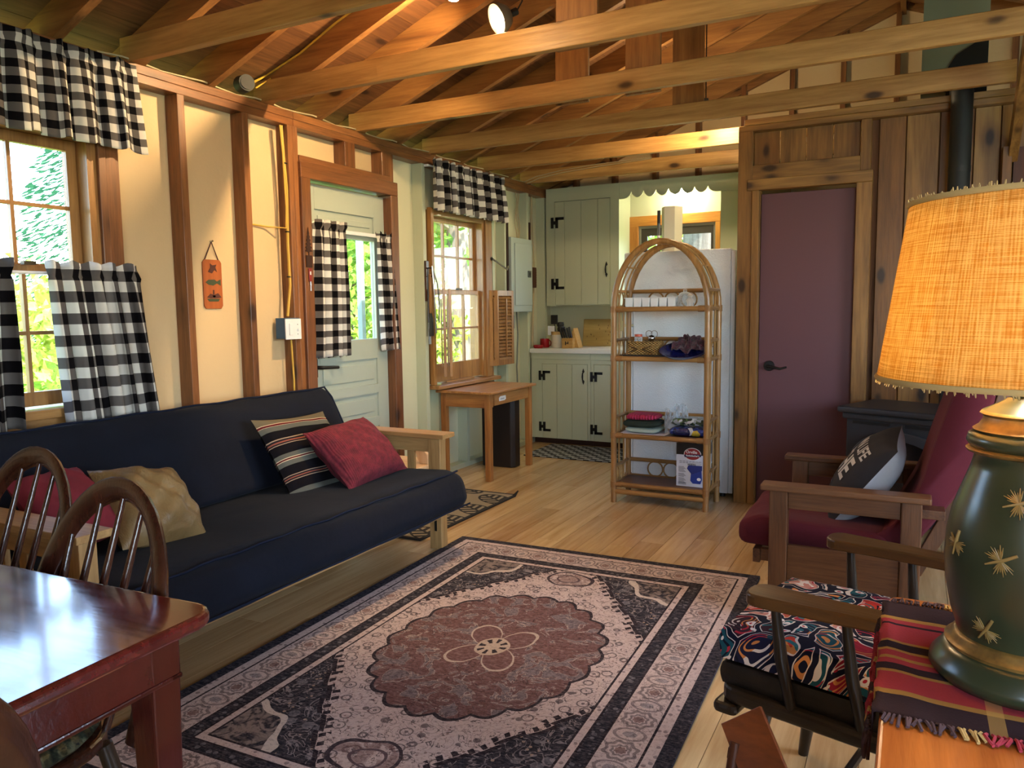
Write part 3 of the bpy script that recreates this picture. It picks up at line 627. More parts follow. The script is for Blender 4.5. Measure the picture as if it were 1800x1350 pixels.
# light switches
o = root('light_switch', 'white double light switch on the stud left of the exterior door', 'switch', (XS, 3.41, 1.2), world=True)
B(XS-.06, XS+.012, 3.355, 3.475, 1.14, 1.26).build('box', plain('blue_box', '#2f5878', .5), o); B(XS+.012, XS+.020, 3.352, 3.48, 1.135, 1.255).build('plate', WHITE, o, bevel=.003)
B(XS+.02, XS+.026, 3.378, 3.405, 1.16, 1.228).build('rocker', WHITE, o, bevel=.002); MB().cyl((XS+.02, 3.448, 1.19), (XS+.034, 3.448, 1.192), .008, .006).build('dimmer_knob', WHITE, o, 40)
for z in (1.165, 1.222): MB().cyl((XS+.02, 3.448, z), (XS+.0215, 3.448, z), .003, n=8).build('screw', CHROME, o)
def cable(name, pts, r, m, label, ties=()):
    o = root(name, label, 'cable', pts[0], world=True); MB().tube(pts, r, 7).build('sheath', m, o, 60)
    for p in ties: B(p[0]-.010, p[0]+.010, p[1]-.010, p[1]+.010, p[2]-.004, p[2]+.004).build('staple', BLACK, o)
xc = XS-.012
cable('yellow_cable', [(xc, 3.415, 2.36), (xc, 3.425, 2.2), (xc+.004, 3.435, 2.0), (xc, 3.43, 1.7), (xc+.003, 3.432, 1.45), (xc-.005, 3.41, 1.27)], .0085, YEL, 'thick yellow cable running down to the light switch', [(xc, 3.43, z) for z in (2.15, 1.76, 1.5)])
cable('yellow_cable', [(xc+.004, 3.40, 2.36), (xc+.006, 3.412, 2.2), (xc+.008, 3.42, 1.9), (xc+.006, 3.415, 1.78), (XP+.02, 3.33, 1.785), (XP+.012, 3.20, 1.79)], .005, YEL, 'yellow cable branching left across the cream panel')
cable('yellow_cable', [(xc, 3.425, 1.13), (xc, 3.435, .9), (xc, 3.43, .6)], .006, YEL, 'yellow cable below the light switch')
JB = (XS+.03, 3.13, 2.515)
o = root('junction_box', 'dark round junction box on the wall plate at a joist end', 'junction box', JB, world=True)
MB().cyl((XS-.02, 3.14, 2.52), (XS+.05, 3.11, 2.515), .047, .043, 14).build('box', plain('grey_box', '#2e2f2b', .6), o, 40)
MB().cyl((XS+.05, 3.11, 2.515), (XS+.056, 3.107, 2.515), .036, n=12).build('cover', plain('grey_box', '#2e2f2b', .6), o, 40)
p1 = onY(470, 127, 3.31); p2 = onY(590, 38, 3.31); p3 = onY(640, 5, 3.31)
cable('yellow_cable', [(XS+.05, 3.16, 2.53), (p1.x, 3.30, p1.z-.02), ((p1.x+p2.x)/2, 3.305, (p1.z+p2.z)/2-.03), (p2.x, 3.305, p2.z-.01), (p3.x, 3.305, p3.z)], .006, YEL, 'yellow cable climbing along a rafter from the round junction box', [(p1.x+.03, 3.305, p1.z+.0), (p2.x, 3.305, p2.z)])
cable('yellow_cable', [(XS+.05, 3.17, 2.50), (p1.x+.02, 3.315, p1.z-.035), ((p1.x+p2.x)/2, 3.32, (p1.z+p2.z)/2-.05), (p2.x, 3.32, p2.z-.02)], .0045, YEL, 'second yellow cable slack below the one on the rafter')
pts = []
for k in range(40):
    y = 2.3+k*.115; pts.append((XS-.02+.012*sin(k*1.7), y, PZ+.008+.010*abs(sin(k*.9))))
cable('plate_cable', pts, .0045, OLDC, 'pale cable lying along the top of the wall plate')
pts = [(XS+.01, 6.50, PZ+.01), (XS+.12, 6.52, PZ+.05), (XS+.35, 6.54, PZ+.085), (XS+.7, 6.553, PZ+.11), (XS+1.2, 6.555, PZ+.12)]
cable('joist_cable', pts, .004, OLDC, 'pale cable looping onto the farthest joist'); cable('joist_cable', [(p[0]+.03, p[1]-.01, p[2]-.02) for p in pts[:4]]+[(pts[4][0], 6.55, pts[4][2]-.01)], .004, OLDC, 'lower pale cable looping beside the farthest joist')
# tree ornament and red thermometer on the door casing
o = root('tree_ornament', 'small rusty fir tree ornament on the left door casing', 'ornament', (XS+.024, 3.563, 1.62), world=True)
RUST = plain('rusted_steel', '#34180e', .7, .3); zz = 1.63; XO = XS+.024
poly = [(-.022, 0), (-.004, 0), (-.004, .02)]
for k in range(6): poly += [(-.032+.0048*k, .025+.021*k), (-.014+.002*k, .038+.021*k)]
poly += [(0, .165)]; poly += [(-a, b) for a, b in reversed(poly[:-1])]
MB().prism([(3.563+a, zz+b) for a, b in poly], XO, XO+.003, 'X').build('tree', RUST, o); B(XO, XO+.004, 3.538, 3.588, zz-.07, zz).build('plate', RUST, o)
o = root('thermometer', 'small red thermometer under the fir tree ornament', 'thermometer', (XO, 3.566, 1.43), world=True)
B(XO, XO+.006, 3.553, 3.579, 1.475, 1.555).build('body', plain('red_enamel', '#7a1512', .4), o, bevel=.004); B(XO+.006, XO+.007, 3.561, 3.571, 1.515, 1.535).build('scale', WHITE, o); MB().cyl((XO+.004, 3.566, 1.475), (XO+.004, 3.566, 1.42), .004).build('probe', CHROME, o)
# barbecue tools on the green wall
TOOLW = wood('tool_handle', '#6b4a2a', '#a37a48', 'Z', .5)
o = root('hook_rail', 'dark wooden rail with hooks left of the shuttered window', 'hook rail', (XS, 4.84, 1.62), world=True)
B(XS, XS+.018, 4.822, 4.862, 1.36, 1.66).build('rail', DARKW(), o, bevel=.003); B(XS+.018, XS+.06, 4.835, 4.845, 1.60, 1.61).build('hook', BLACK, o); B(XS+.018, XS+.06, 4.838, 4.842, 1.54, 1.548).build('hook', BLACK, o)
o = root('grill_spatula', 'barbecue spatula with steel blade and wooden handle on the rail', 'spatula', (XS+.04, 4.83, 1.2), world=True)
B(XS+.035, XS+.05, 4.824, 4.846, 1.27, 1.56).build('handle', TOOLW, o, bevel=.004); MB().prism([(4.815, 1.10), (4.88, 1.10), (4.875, 1.22), (4.842, 1.30), (4.834, 1.30), (4.82, 1.22)], XS+.036, XS+.039, 'X').build('blade', plain('dull_steel', '#6d6f6c', .35, .9), o)
o = root('grill_tongs', 'long bright barbecue tongs hanging from the rail', 'tongs', (XS+.06, 4.85, 1.1), world=True)
MB().tube([(XS+.06, 4.84, 1.62), (XS+.066, 4.852, 1.45), (XS+.064, 4.862, 1.30), (XS+.06, 4.875, 1.12)], .006, 6).build('arm', CHROME, o); MB().tube([(XS+.06, 4.84, 1.62), (XS+.08, 4.88, 1.48), (XS+.075, 4.905, 1.34), (XS+.065, 4.91, 1.20)], .006, 6).build('arm', CHROME, o)
o = root('grill_fork', 'dark barbecue fork with long tines hanging from the rail', 'fork', (XS+.03, 4.82, 1.05), world=True)
MB().tube([(XS+.03, 4.83, 1.6), (XS+.03, 4.822, 1.2)], .007, 6).build('handle', BLACKW('Z'), o)
for k in (-1, 0, 1): MB().tube([(XS+.03, 4.822, 1.2), (XS+.032, 4.824+k*.012, 1.14), (XS+.04, 4.822+k*.012, 1.04)], .0022, 5).build('tine', plain('dull_steel', '#6d6f6c', .35, .9), o)
# shutters
def shutter(name, label, M, w, h, louv):
    o = root('shutter', label, 'shutter', M.translation, world=True); pin = SASH()
    for a in (0, w-.035): MB().box(a, a+.035, 0, .022, 0, h, M).build('stile', pin, o, bevel=.002, seg=1)
    for a, b in ((0, .05), (h-.045, h)): MB().box(.035, w-.035, 0, .022, a, b, M).build('rail', pin, o)
    for k in range(louv):
        z = .06+(h-.12)*k/(louv-1); T = M @ Matrix.Translation((0, .011, z)) @ Matrix.Rotation(radians(50), 4, 'X')
        MB().box(.036, w-.036, -.017, .017, -.003, .003, T).build('louver', pin, o)
    MB().box(w/2-.006, w/2+.006, -.016, -.006, .07, h-.07, M).build('tilt_rod', pin, o)
def frame(p, xa, ya): x = Vector(xa).normalized(); y = Vector(ya).normalized(); z = x.cross(y); return Matrix(((x.x, y.x, z.x, p[0]), (x.y, y.y, z.y, p[1]), (x.z, y.z, z.z, p[2]), (0, 0, 0, 1)))
shutter('shutter', 'open louvered half shutter at the right of the far window', frame((XS+.045, 5.855, .805), (.10, 1, 0), (-1, .10, 0)), .275, .65, 19)
shutter('shutter', 'narrow folded shutter leaf standing out at the right of the far window', frame((XS+.02, 5.775, .805), (.6, 1, 0), (-1, .6, 0)), .085, .65, 19)
shutter('shutter', 'half shutter folded edge-on at the left of the far window', frame((XS+.03, 5.02, .79), (.54, -.84, 0), (.84, .54, 0)), .16, .66, 19)
shutter('shutter', 'second leaf of the folded left shutter, nearer the glass', frame((XS+.062, 5.052, .79), (.54, -.84, 0), (.84, .54, 0)), .16, .66, 19)
# breaker panel, hook arm, outlet, rod, wooden comb box, wires
o = root('breaker_panel', 'pale grey-green electrical breaker panel between the sage studs', 'breaker panel', (XS+.01, 6.38, 1.26), world=True)
PG = paint('panel_enamel', '#a3b0ab', .4, .02)
B(XS+.001, XS+.035, 6.165, 6.585, 1.265, 1.935).build('box', PG, o, bevel=.004); d = B(XS+.035, XS+.044, 6.225, 6.575, 1.325, 1.885).build('door', PG, o, bevel=.006)
B(XS+.044, XS+.052, 6.475, 6.535, 1.585, 1.645).build('latch', plain('latch_grey', '#5d625f', .4, .6), d, bevel=.002); B(XS+.052, XS+.055, 6.498, 6.512, 1.60, 1.63).build('latch_slot', BLACK, d)
for y, lab in ((6.148, 'rusty iron strip at the left of the breaker panel'), (6.60, 'rusty iron strip at the right of the breaker panel')):
    single('iron_strip', MB().box(XS, XS+.012, y-.012, y+.012, 1.40 if y < 6.3 else 1.55, 2.10), RUST, lab, 'iron strip', 'iron strips')
o = root('wall_hook', 'swinging black and chrome hook arm beside the breaker panel', 'hook', (XS, 5.88, 1.7), world=True)
hp0 = onX(864, 455, XS+.02); hp1 = onX(892, 474, XS+.10)
MB().cyl((XS, hp0.y, hp0.z), (XS+.03, hp0.y, hp0.z), .02, .012).build('mount', BLACK, o, 40); MB().tube([(XS+.03, hp0.y, hp0.z), (XS+.05, hp0.y+.05, hp0.z-.03), (hp1.x, hp1.y, hp1.z), (hp1.x, hp1.y+.02, hp1.z+.03)], .008, 7).build('arm', CHROME, o, 60)
o = root('outlet', 'dark metal outlet plate under the breaker panel', 'outlet', (XS, 6.2, 1.11), world=True)
B(XS+.0005, XS+.02, 6.16, 6.245, 1.115, 1.235).build('plate', plain('outlet_metal', '#7d8277', .45, .5), o, bevel=.003)
for z in (1.148, 1.202): MB().cyl((XS+.02, 6.203, z), (XS+.024, 6.203, z), .018, n=14).build('socket', plain('outlet_dark', '#3c4038', .5), o, 40)
o = root('wooden_comb_box', 'dark brown wooden box with a toothed edge beside the breaker panel', 'wooden box', (XP+.02, 6.7, 1.5), world=True)
ty0, ty1 = 6.605, 6.80
B(XP, XS-.02, ty0, ty1, 1.495, 1.69).build('body', wood('brown_box', '#2c150b', '#4d2a18', 'Z', .6), o, bevel=.006)
for k in range(7): B(XP+.01, XS-.025, ty1, ty1+.008, 1.515+.024*k, 1.528+.024*k).build('tooth', wood('brown_box', '#2c150b', '#4d2a18', 'Z', .6), o)
for k, (y, r, zt, zb) in enumerate(((6.47, .005, 2.37, 1.94), (6.50, .005, 2.37, 1.94), (6.53, .004, 2.37, 1.94), (6.80, .006, 2.37, .92), (6.83, .005, 2.37, .92))):
    cable('wall_cable', [(XP+.02, y+.02*sin(k+j*1.1), zt-(zt-zb)*j/7) for j in range(8)], r, OLDC, ['leftmost pale cable entering the top of the breaker panel', 'middle pale cable entering the top of the breaker panel', 'rightmost pale cable entering the top of the breaker panel', 'pale cable drooping down the sage bay at the kitchen corner', 'second cable in the sage bay nearest the kitchen cabinet'][k])
cable('grey_conduit', [(XP+.03, 6.44, 1.27), (XP+.035, 6.45, 1.05), (XP+.03, 6.43, .75), (XP+.035, 6.445, .45), (XP+.03, 6.44, .1)], .007, plain('grey_sheath', '#6f746c', .6), 'grey cable dropping from the bottom of the breaker panel')
# ================================================================ KITCHEN
YL, YU = 6.62, 6.95
def hl_hinge(parent, x, z, up=True, Y=0, s=1.0):
    """black H-L hinge on a cabinet face; x is the joint"""
    m = MB(); f = 1 if up else -1
    m.box(x-.034*s, x-.010*s, Y-.006, Y, z-.045*s, z+.045*s); m.box(x+.008*s, x+.032*s, Y-.006, Y, z-.045*s, z+.045*s); m.box(x-.012*s, x+.010*s, Y-.008, Y, z-.014*s, z+.014*s)
    a, b = (z+.045*s, z+.022*s) if up else (z-.045*s, z-.022*s)
    m.box(x+.008*s, x+.085*s, Y-.006, Y, a, b)
    return m.build('hinge', BLACK, parent)
def pull(parent, x, z, Y):
    MB().prism([(x-.012, z+.045), (x, z+.075), (x+.012, z+.045), (x, z+.03)], Y-.004, Y, 'Y').build('handle_tip', BLACK, parent); MB().prism([(x-.012, z-.045), (x, z-.03), (x+.012, z-.045), (x, z-.075)], Y-.004, Y, 'Y').build('handle_tip', BLACK, parent)
    MB().tube([(x, Y-.002, z+.045), (x, Y-.022, z+.03), (x, Y-.026, z), (x, Y-.022, z-.03), (x, Y-.002, z-.045)], [.005, .006, .008, .006, .005], 7).build('handle', BLACK, parent, 60)
def plankdoor(parent, x0, x1, z0, z1, Y, cuts):
    d = B(x0, x1, Y-.004, Y+.012, z0, z1).build('door', SAGE, parent)
    xs = [x0]+cuts+[x1]
    for a, b in zip(xs[:-1], xs[1:]): B(a+.0015, b-.0015, Y-.012, Y-.003, z0, z1).build('board', SAGE, d, bevel=.0025, seg=1)
    return d
def base_unit(x0, x1, dx0, dx1, cuts, label, px):
    o = root('base_cabinet', label, 'cabinet', ((x0+x1)/2, YL, 0), group='sage base cabinets', world=True)
    B(x0+.001, x1-.001, YL+.005, YK-.002, .06, .872).build('body', SAGE, o); B(x0+.001, x1-.001, YL+.055, YL+.075, 0, .06).build('toe_kick', wood('toe_board', '#2c150b', '#4d2a18', 'X', .6), o)
    for a, b in ((x0+.001, dx0-.002), (dx1+.002, x1-.001)): B(a, b, YL-.012, YL+.005, .06, .872).build('face_stile', SAGE, o)
    B(dx0-.002, dx1+.002, YL-.012, YL+.005, .775, .872).build('face_rail', SAGE, o); B(x0+.001, x1-.001, YL-.02, YL-.012, .815, .872).build('top_trim', SAGE, o, bevel=.003)
    d = plankdoor(o, dx0, dx1, .06, .772, YL-.006, cuts)
    hl_hinge(d, dx0, .66, True, YL-.018); hl_hinge(d, dx0, .17, False, YL-.018); pull(d, px, .66, YL-.018)
base_unit(-3.235, -2.625, -3.118, -2.655, [-2.965, -2.81], 'sage base cabinet against the left wall with black strap hinges', -2.695)
base_unit(-2.625, -2.02, -2.592, -2.10, [-2.43, -2.27], 'sage base cabinet partly hidden by the rattan shelf', -2.14)
base_unit(-2.02, -1.03, -1.98, -1.20, [-1.72, -1.46], 'sage base cabinet hidden behind the white refrigerator', -1.25)
CT = paint('white_laminate', '#d5d6cf', .3, .02)
single('worktop', B(-3.238, -1.03, YL-.045, YK-.002, .873, .915), CT, 'white laminate worktop along the far kitchen wall', 'worktop', bevel=.006)
single('backsplash', B(-2.66, -1.54, YK-.022, YK-.002, .916, 1.06), CT, 'white laminate upstand behind the worktop', 'backsplash', bevel=.003)
o = root('upper_cabinet', 'tall sage upper cabinet with one planked door and black hinges', 'cabinet', (-2.87, YU, 1.315), world=True)
B(-3.22, -2.47, YU+.012, YK-.002, 1.315, 2.448).build('body', SAGE, o)
for a, b in ((-3.22, -3.128), (-2.556, -2.47)): B(a, b, YU-.008, YU+.012, 1.315, 2.448).build('face_stile', SAGE, o)
B(-3.128, -2.556, YU-.008, YU+.012, 2.322, 2.448).build('face_rail', SAGE, o)
d = plankdoor(o, -3.126, -2.558, 1.325, 2.318, YU-.002, [-3.022, -2.85, -2.68])
hl_hinge(d, -3.126, 2.12, True, YU-.014, 1.15); hl_hinge(d, -3.126, 1.53, False, YU-.014, 1.15); pull(d, -2.592, 1.655, YU-.014)
# scalloped board over the window
sc_x = [-2.468+i*(.938/8) for i in range(9)]; pl = [(-2.468, 2.448)]
for i in range(8):
    a, b = sc_x[i], sc_x[i+1]
    for k in range(0, 9):
        t = k/8; x = a+(b-a)*t; z = 2.36-.056*sin(pi*t)**.62
        if i == 0 and k < 4: z = 2.30
        if i == 7 and k > 4: z = 2.30
        if k or i == 0: pl.append((x, z))
pl += [(-1.03, 2.30), (-1.03, 2.448)]
single('scalloped_board', MB().prism(pl, YU-.008, YU+.012, 'Y'), SAGE, 'sage board with a scalloped lower edge over the kitchen window', 'trim board')
o = root('tall_cabinet', 'tall sage cupboard side at the right of the kitchen window', 'cabinet', (-1.3, YU, .92), world=True)
B(-1.53, -1.03, YU+.013, YK-.002, .916, 2.448).build('body', SAGE, o); B(-1.53, -1.03, YU-.008, YU+.012, .916, 2.299).build('face', SAGE, o)
# kitchen lamp
KL = (-1.93, 7.12, 2.345)
o = root('ceiling_lamp', 'glowing round kitchen lamp hidden behind the scalloped board', 'lamp', KL, world=True)
MB().lathe([(.001, -.055), (.05, -.05), (.085, -.02), (.095, .01), (.08, .03)], 20, KL).build('globe', plain('kitchen_globe', '#fff5d0', .4, em=(1, .9, .62, 1), ems=60), o, 60)
MB().lathe([(.09, .03), (.09, .06), (.001, .06)], 20, KL).build('base', WHITE, o, 60)
single('soffit', B(-2.47, -1.53, YU+.013, YK-.002, 2.41, 2.448), SAGE, 'sage soffit above the kitchen window lamp', 'soffit')
# things on the worktop
BAM = wood('bamboo', '#a57c40', '#d1ab68', 'X', .45, 0, 1)
o = root('knife_block', 'bamboo knife block full of black-handled knives', 'knife block', (-2.90, 6.76, .915), world=True)
kx0, kx1 = -2.955, -2.845
B(kx0, kx1, 6.70, 6.76, .916, 1.01).build('front_block', BAM, o, bevel=.003); MB().prism([(kx0+.05, 1.0), (kx0+.095, 1.105), (kx1+.03, .95), (kx1+.04, .917), (kx0+.0, .917)], 6.761, 6.87, 'Y').build('rear_block', BAM, o, bevel=.003)
lg = MB(); lg.box(kx0+.035, kx0+.044, 6.698, 6.70, .945, .98); lg.box(kx0+.06, kx0+.069, 6.698, 6.70, .955, .98); lg.box(kx0+.044, kx0+.06, 6.698, 6.70, .96, .967); lg.build('burned_mark', BLACK, o)
for k in range(6):
    x = kx0+.012+.017*(k % 6); y = 6.715+.012*(k % 3); kn = root('kitchen_knife', 'black-handled knife standing in the bamboo block', 'knife', (x, y, 1.0), group='knives in the bamboo block', world=True)
    MB().bar((x, y, .985), (x-.012, y+.004, 1.016), .003, .016, (0, 1, 0)).build('blade', CHROME, kn); MB().bar((x-.012, y+.004, 1.0135), (x-.042, y+.012, 1.10+.008*(k % 3)), .014, .020, (0, 1, 0)).build('handle', plain('knife_handle', '#131211', .4), kn, bevel=.003)
o = root('utensil_crock', 'cream crock with a wooden rim holding black cooking tools', 'crock', (-3.045, 6.80, .915), world=True)
MB().lathe([(.001, 0), (.055, 0), (.058, .01), (.058, .13), (.05, .13), (.05, .02), (.001, .02)], 20, (-3.045, 6.80, .9155)).build('pot', paint('cream_glaze', '#cfc6b2', .3, .02), o, 40)
MB().lathe([(.051, .125), (.0605, .125), (.0605, .155), (.051, .155)], 20, (-3.045, 6.80, .9155)).build('rim', BAM, o, 40)
TL = plain('black_nylon', '#151413', .45)
for k, (dx, dy, h_, kind, lab) in enumerate(((-.02, .0, 1.235, 0, 'black slotted turner standing tallest in the crock'), (.02, .01, 1.19, 1, 'black ladle standing in the crock'), (.03, -.015, 1.15, 1, 'black serving spoon leaning right in the crock'), (-.04, -.01, 1.13, 2, 'white-bladed scraper leaning left in the crock'))):
    u_ = root('cooking_utensil', lab, 'utensil', (-3.045+dx*.3, 6.80+dy, .94), group='tools in the crock', world=True)
    p0 = Vector((-3.045+dx*.3, 6.80+dy, .945)); p1_ = Vector((-3.045+dx*1.5, 6.80+dy, h_-.09)); MB().cyl(p0, p1_, .006, n=8).build('handle', TL, u_)
    if kind == 1: MB().lathe([(.001, -.03), (.028, -.02), (.036, .006), (.03, .03), (.001, .034)], 14, p1_+Vector((0, 0, .03))).build('bowl', TL, u_, 60)
    else: MB().box(p1_.x-.036, p1_.x+.036, p1_.y-.004, p1_.y+.004, p1_.z-.004, p1_.z+.085).build('blade', TL if kind == 0 else WHITE, u_, bevel=.003)
o = root('cutting_board', 'pale bamboo cutting board leaning against the kitchen wall', 'cutting board', (-2.78, 7.16, .915), world=True)
T = Matrix.Translation((-2.76, 7.15, .916)) @ Matrix.Rotation(radians(-9), 4, 'X')
MB().box(-.17, .17, 0, .016, 0, .27, T).build('board', wood('bamboo_pale', '#9a8148', '#bda468', 'X', .5, 0, .6), o, bevel=.006)
for k in range(16): a = -.15+random.random()*.28; b = .02+random.random()*.22; MB().box(a, a+.006, -.0012, .001, b, b+.014, T).build('node_mark', plain('bamboo_node', '#6d5530', .6), o)
def mug(c, r, h, m, label, ring=False):
    o = root('mug', label, 'mug', c, world=True); MB().lathe([(.001, 0), (r*.9, 0), (r, .006), (r, h), (r*.9, h), (r*.88, .01), (.001, .01)], 20, c).build('cup', m, o, 40)
    MB().tube([(c[0]+r*.9*cos(t_)*0+r+.0+.022*sin(q), c[1], c[2]+h/2+.028*cos(q)) for q, t_ in [(pi*i/8, 0) for i in range(9)]], .005, 6).build('handle', m, o, 60)
mug((-3.18, 6.80, .9155), .045, .085, plain('red_glaze', '#9a1520', .25), 'red mug in the corner of the worktop'); 
single('stacked_dish', MB().lathe([(.001, 0), (.04, 0), (.05, .012), (.05, .03), (.045, .03), (.04, .012), (.001, .01)], 20, (-3.18, 6.66, .9155)), plain('red_glaze', '#9a1520', .25), 'small red and white dish at the front corner of the worktop', 'dish', smooth=40)
o = root('sugar_packet_box', 'small white packet with a blue flap beside the red mug', 'packet', (-3.12, 6.92, .915), world=True)
B(-3.15, -3.08, 6.90, 6.94, .916, 1.03).build('packet', paint('paper_white', '#d8d5c8', .7, .05), o, bevel=.003); B(-3.165, -3.12, 6.905, 6.935, 1.03, 1.05).build('flap', plain('blue_card', '#24364e', .6), o)
# kitchen mat
single('kitchen_mat', B(-3.02, -1.75, 5.99, 6.60, .0005, .010), (lambda g: (g.set(col=g.mix(((g.sep(g.coord())[0]*55.0).sin()*(g.sep(g.coord())[1]*55.0).sin()+g.noise(g.coord(), 60, 2)*.8) > .42, '#1f2226', '#8d9090'), rough=.95), g.mat)[1])(G('kitchen_mat_weave')), 'grey and black patterned mat in front of the base cabinets', 'mat', bevel=.004)
# door mat with leaf print
g = G('leaf_mat'); v_ = g.coord('UV'); u, v, _ = g.sep(v_); wv = (u*1.0+v*.0); t = ((v+u*.55)*3.4); cell = t.frac()-.5; row = t.floor(); q = ((u*2.2-v*1.1)+row*.37).frac()-.5
oval = ((cell*2.3)*(cell*2.3)+(q*2.1)*(q*2.1)).sqrt(); rib = ((q*40.0+cell.abs()*16.0).sin() > .1)
lf = (oval < .92)*(1.0-rib*(oval < .8)*(cell.abs() > .035)); bd = (u < .025).max(u > .575).max(v < .025).max(v > 1.205)
g.set(col=g.mix(bd, g.mix(lf, '#8d7f66', '#1d1a17'), '#1d1a17'), rough=.95); g.bump(g.noise(g.coord(), 300), .3, .003)
m = MB(); 
def mf(a, b): return Vector((-2.99+.57*a+.02*b, 3.50+1.17*b, .0085+(.03*max(0, a-.96)/.04*max(0, b-.97)/.03)))
m.grid(24, 30, mf, .60, 1.23); single('door_mat', m, g.mat, 'tan and black leaf-patterned door mat beyond the futon', 'mat', solid=.008, off=-1)
# ================================================================ DESK
o = root('oak_desk', 'small oak writing desk with one drawer under the shuttered window', 'desk', (-3.0, 5.32, 0), world=True)
DX0, DX1, DY0, DY1, DZ = -3.235, -2.745, 4.93, 5.70, .682
OD = lambda a: wood('desk_oak', '#7a4a22', '#b07b42', a, .4, 0, 1.2, .15)
B(DX0, DX1, DY0, DY1, DZ-.02, DZ).build('top', OD('Y'), o, bevel=.004)
for x in (DX0+.03, DX1-.075):
    for y in (DY0+.025, DY1-.07): MB().prism([(x, y), (x+.045, y), (x+.045, y+.045), (x, y+.045)], 0, DZ-.021, 'Z').build('leg', OD('Z'), o, bevel=.002)
B(DX0+.075, DX1-.075, DY0+.032, DY0+.05, DZ-.125, DZ-.021).build('apron', OD('X'), o); B(DX0+.075, DX1-.075, DY1-.06, DY1-.042, DZ-.125, DZ-.021).build('apron', OD('X'), o)
B(DX1-.065, DX1-.05, DY0+.07, DY0+.12, DZ-.125, DZ-.021).build('apron', OD('Y'), o)
dr = B(DX1-.065, DX1-.038, DY0+.122, DY1-.075, DZ-.115, DZ-.03).build('drawer', OD('Y'), o, bevel=.003)
MB().prism([(-.03, -.01), (.02, -.01), (.032, -.004), (.03, .014), (-.02, .014), (-.032, .006)], 0, .004, 'X', Matrix.Translation((DX1-.038, DY0+.24, DZ-.072)) @ Matrix.Diagonal((1, 1.7, 1.5, 1))).build('label_tag', paint('white_tag', '#e3e3e3', .5, .02), dr)
for k in range(6): B(DX1-.0342, DX1-.0335, DY0+.205+k*.011, DY0+.212+k*.011, DZ-.078, DZ-.066).build('tag_print', plain('tag_ink', '#8d8d95', .6), dr)
o = root('waste_bin', 'dark brown waste bin standing under the oak desk', 'bin', (-3.05, 5.72, 0), world=True)
MB().prism([(-3.14, 5.47), (-2.87, 5.47), (-2.845, 5.50), (-2.845, 5.58), (-2.87, 5.61), (-3.14, 5.61)], .001, .56, 'Z').build('body', plain('bin_brown', '#1c110c', .55), o, bevel=.01)
# ================================================================ REFRIGERATOR
g = G('pebbled_white'); d, c = g.voro(g.coord(), 170); n = g.noise(g.coord(), 90, 2); g.bump(d*.7+n, .55, .004); g.set(col='#d9dde0', rough=.27, spec=.6); PEB = g.mat
o = root('refrigerator', 'white refrigerator standing behind the rattan shelf', 'refrigerator', (-1.45, 5.5, 0), world=True)
B(-1.745, -1.075, 5.20, 5.88, .03, 1.675).build('body', PEB, o, bevel=.006); B(-1.815, -1.75, 5.205, 5.875, .08, 1.16).build('door', PEB, o, bevel=.012); B(-1.815, -1.75, 5.205, 5.875, 1.175, 1.675).build('door', PEB, o, bevel=.012)
for z in (1.13, 1.20): B(-1.835, -1.815, 5.23, 5.25, z-.07 if z < 1.16 else z, z if z < 1.16 else z+.07).build('handle', plain('fridge_grey', '#8d9196', .4), o)
for x in (-1.70, -1.12):
    for y in (5.25, 5.83): MB().cyl((x, y, 0), (x, y, .03), .02).build('foot', BLACK, o)
single('refrigerator_trim', B(-1.074, -1.048, 5.215, 5.235, .03, 1.66), WHITE, 'narrow white edging standing at the right of the refrigerator', 'edging')
hx = onY(1181, 425, 5.5)
o = root('hexagonal_vase', 'tall six-sided pale vase standing on top of the refrigerator', 'vase', (hx.x, 5.5, 1.676), world=True)
m = MB(); n6 = 6; r6 = .076
m.lathe([(r6, 1.677), (r6, 2.005), (r6-.006, 2.005), (r6-.006, 1.69), (.001, 1.69)], 6, (hx.x, 5.5, 0)); m.build('vessel', paint('pale_paper', '#d5d3bf', .6, .05), o)
tx = onY(1158, 420, 5.4)
o = root('pepper_mill', 'thin black and clear tube standing on the refrigerator', 'tube', (tx.x, 5.4, 1.676), world=True)
for k, (a, b, mm) in enumerate(((1.677, 1.735, RUST), (1.735, 1.80, WHITE), (1.80, 1.885, plain('smoke_tube', '#5a5c5c', .2)), (1.885, 1.975, BLACK))): MB().cyl((tx.x, 5.4, a), (tx.x, 5.4, b), .012, n=12).build('section', mm, o, 40)
# ================================================================ RATTAN SHELF
SX, SY, SW, SD = -1.738, 4.787, .613, .295       # front left post, width, depth
o = root('rattan_shelf', 'arched rattan etagere shelf in front of the refrigerator', 'shelf', (SX+SW/2, SY+SD/2, 0), world=True)
RC = wood('rattan_rail', '#65431f', '#a67c48', 'X', .32, 0, .8, .25); RY = wood('rattan_rail', '#65431f', '#a67c48', 'Y', .32, 0, .8, .25); RTH = plain('rattan_core', '#9a7440', .5); WRAP = paint('cane_wrap', '#8a6236', .5, .6, 160)
SH = [.123, .452, .963, 1.283]
for y in (SY, SY+SD):
    pts = [(SX, y, 0), (SX, y, .6), (SX, y, 1.28)]
    for k in range(1, 20): a = pi-pi*k/20; pts.append((SX+SW/2+SW/2*cos(a), y, 1.285+.425*sin(a)))
    pts += [(SX+SW, y, 1.28), (SX+SW, y, .6), (SX+SW, y, 0)]
    MB().tube(pts, .020, 10, up=(0, 1, 0)).build('arch_post', RATTAN, o, 60)
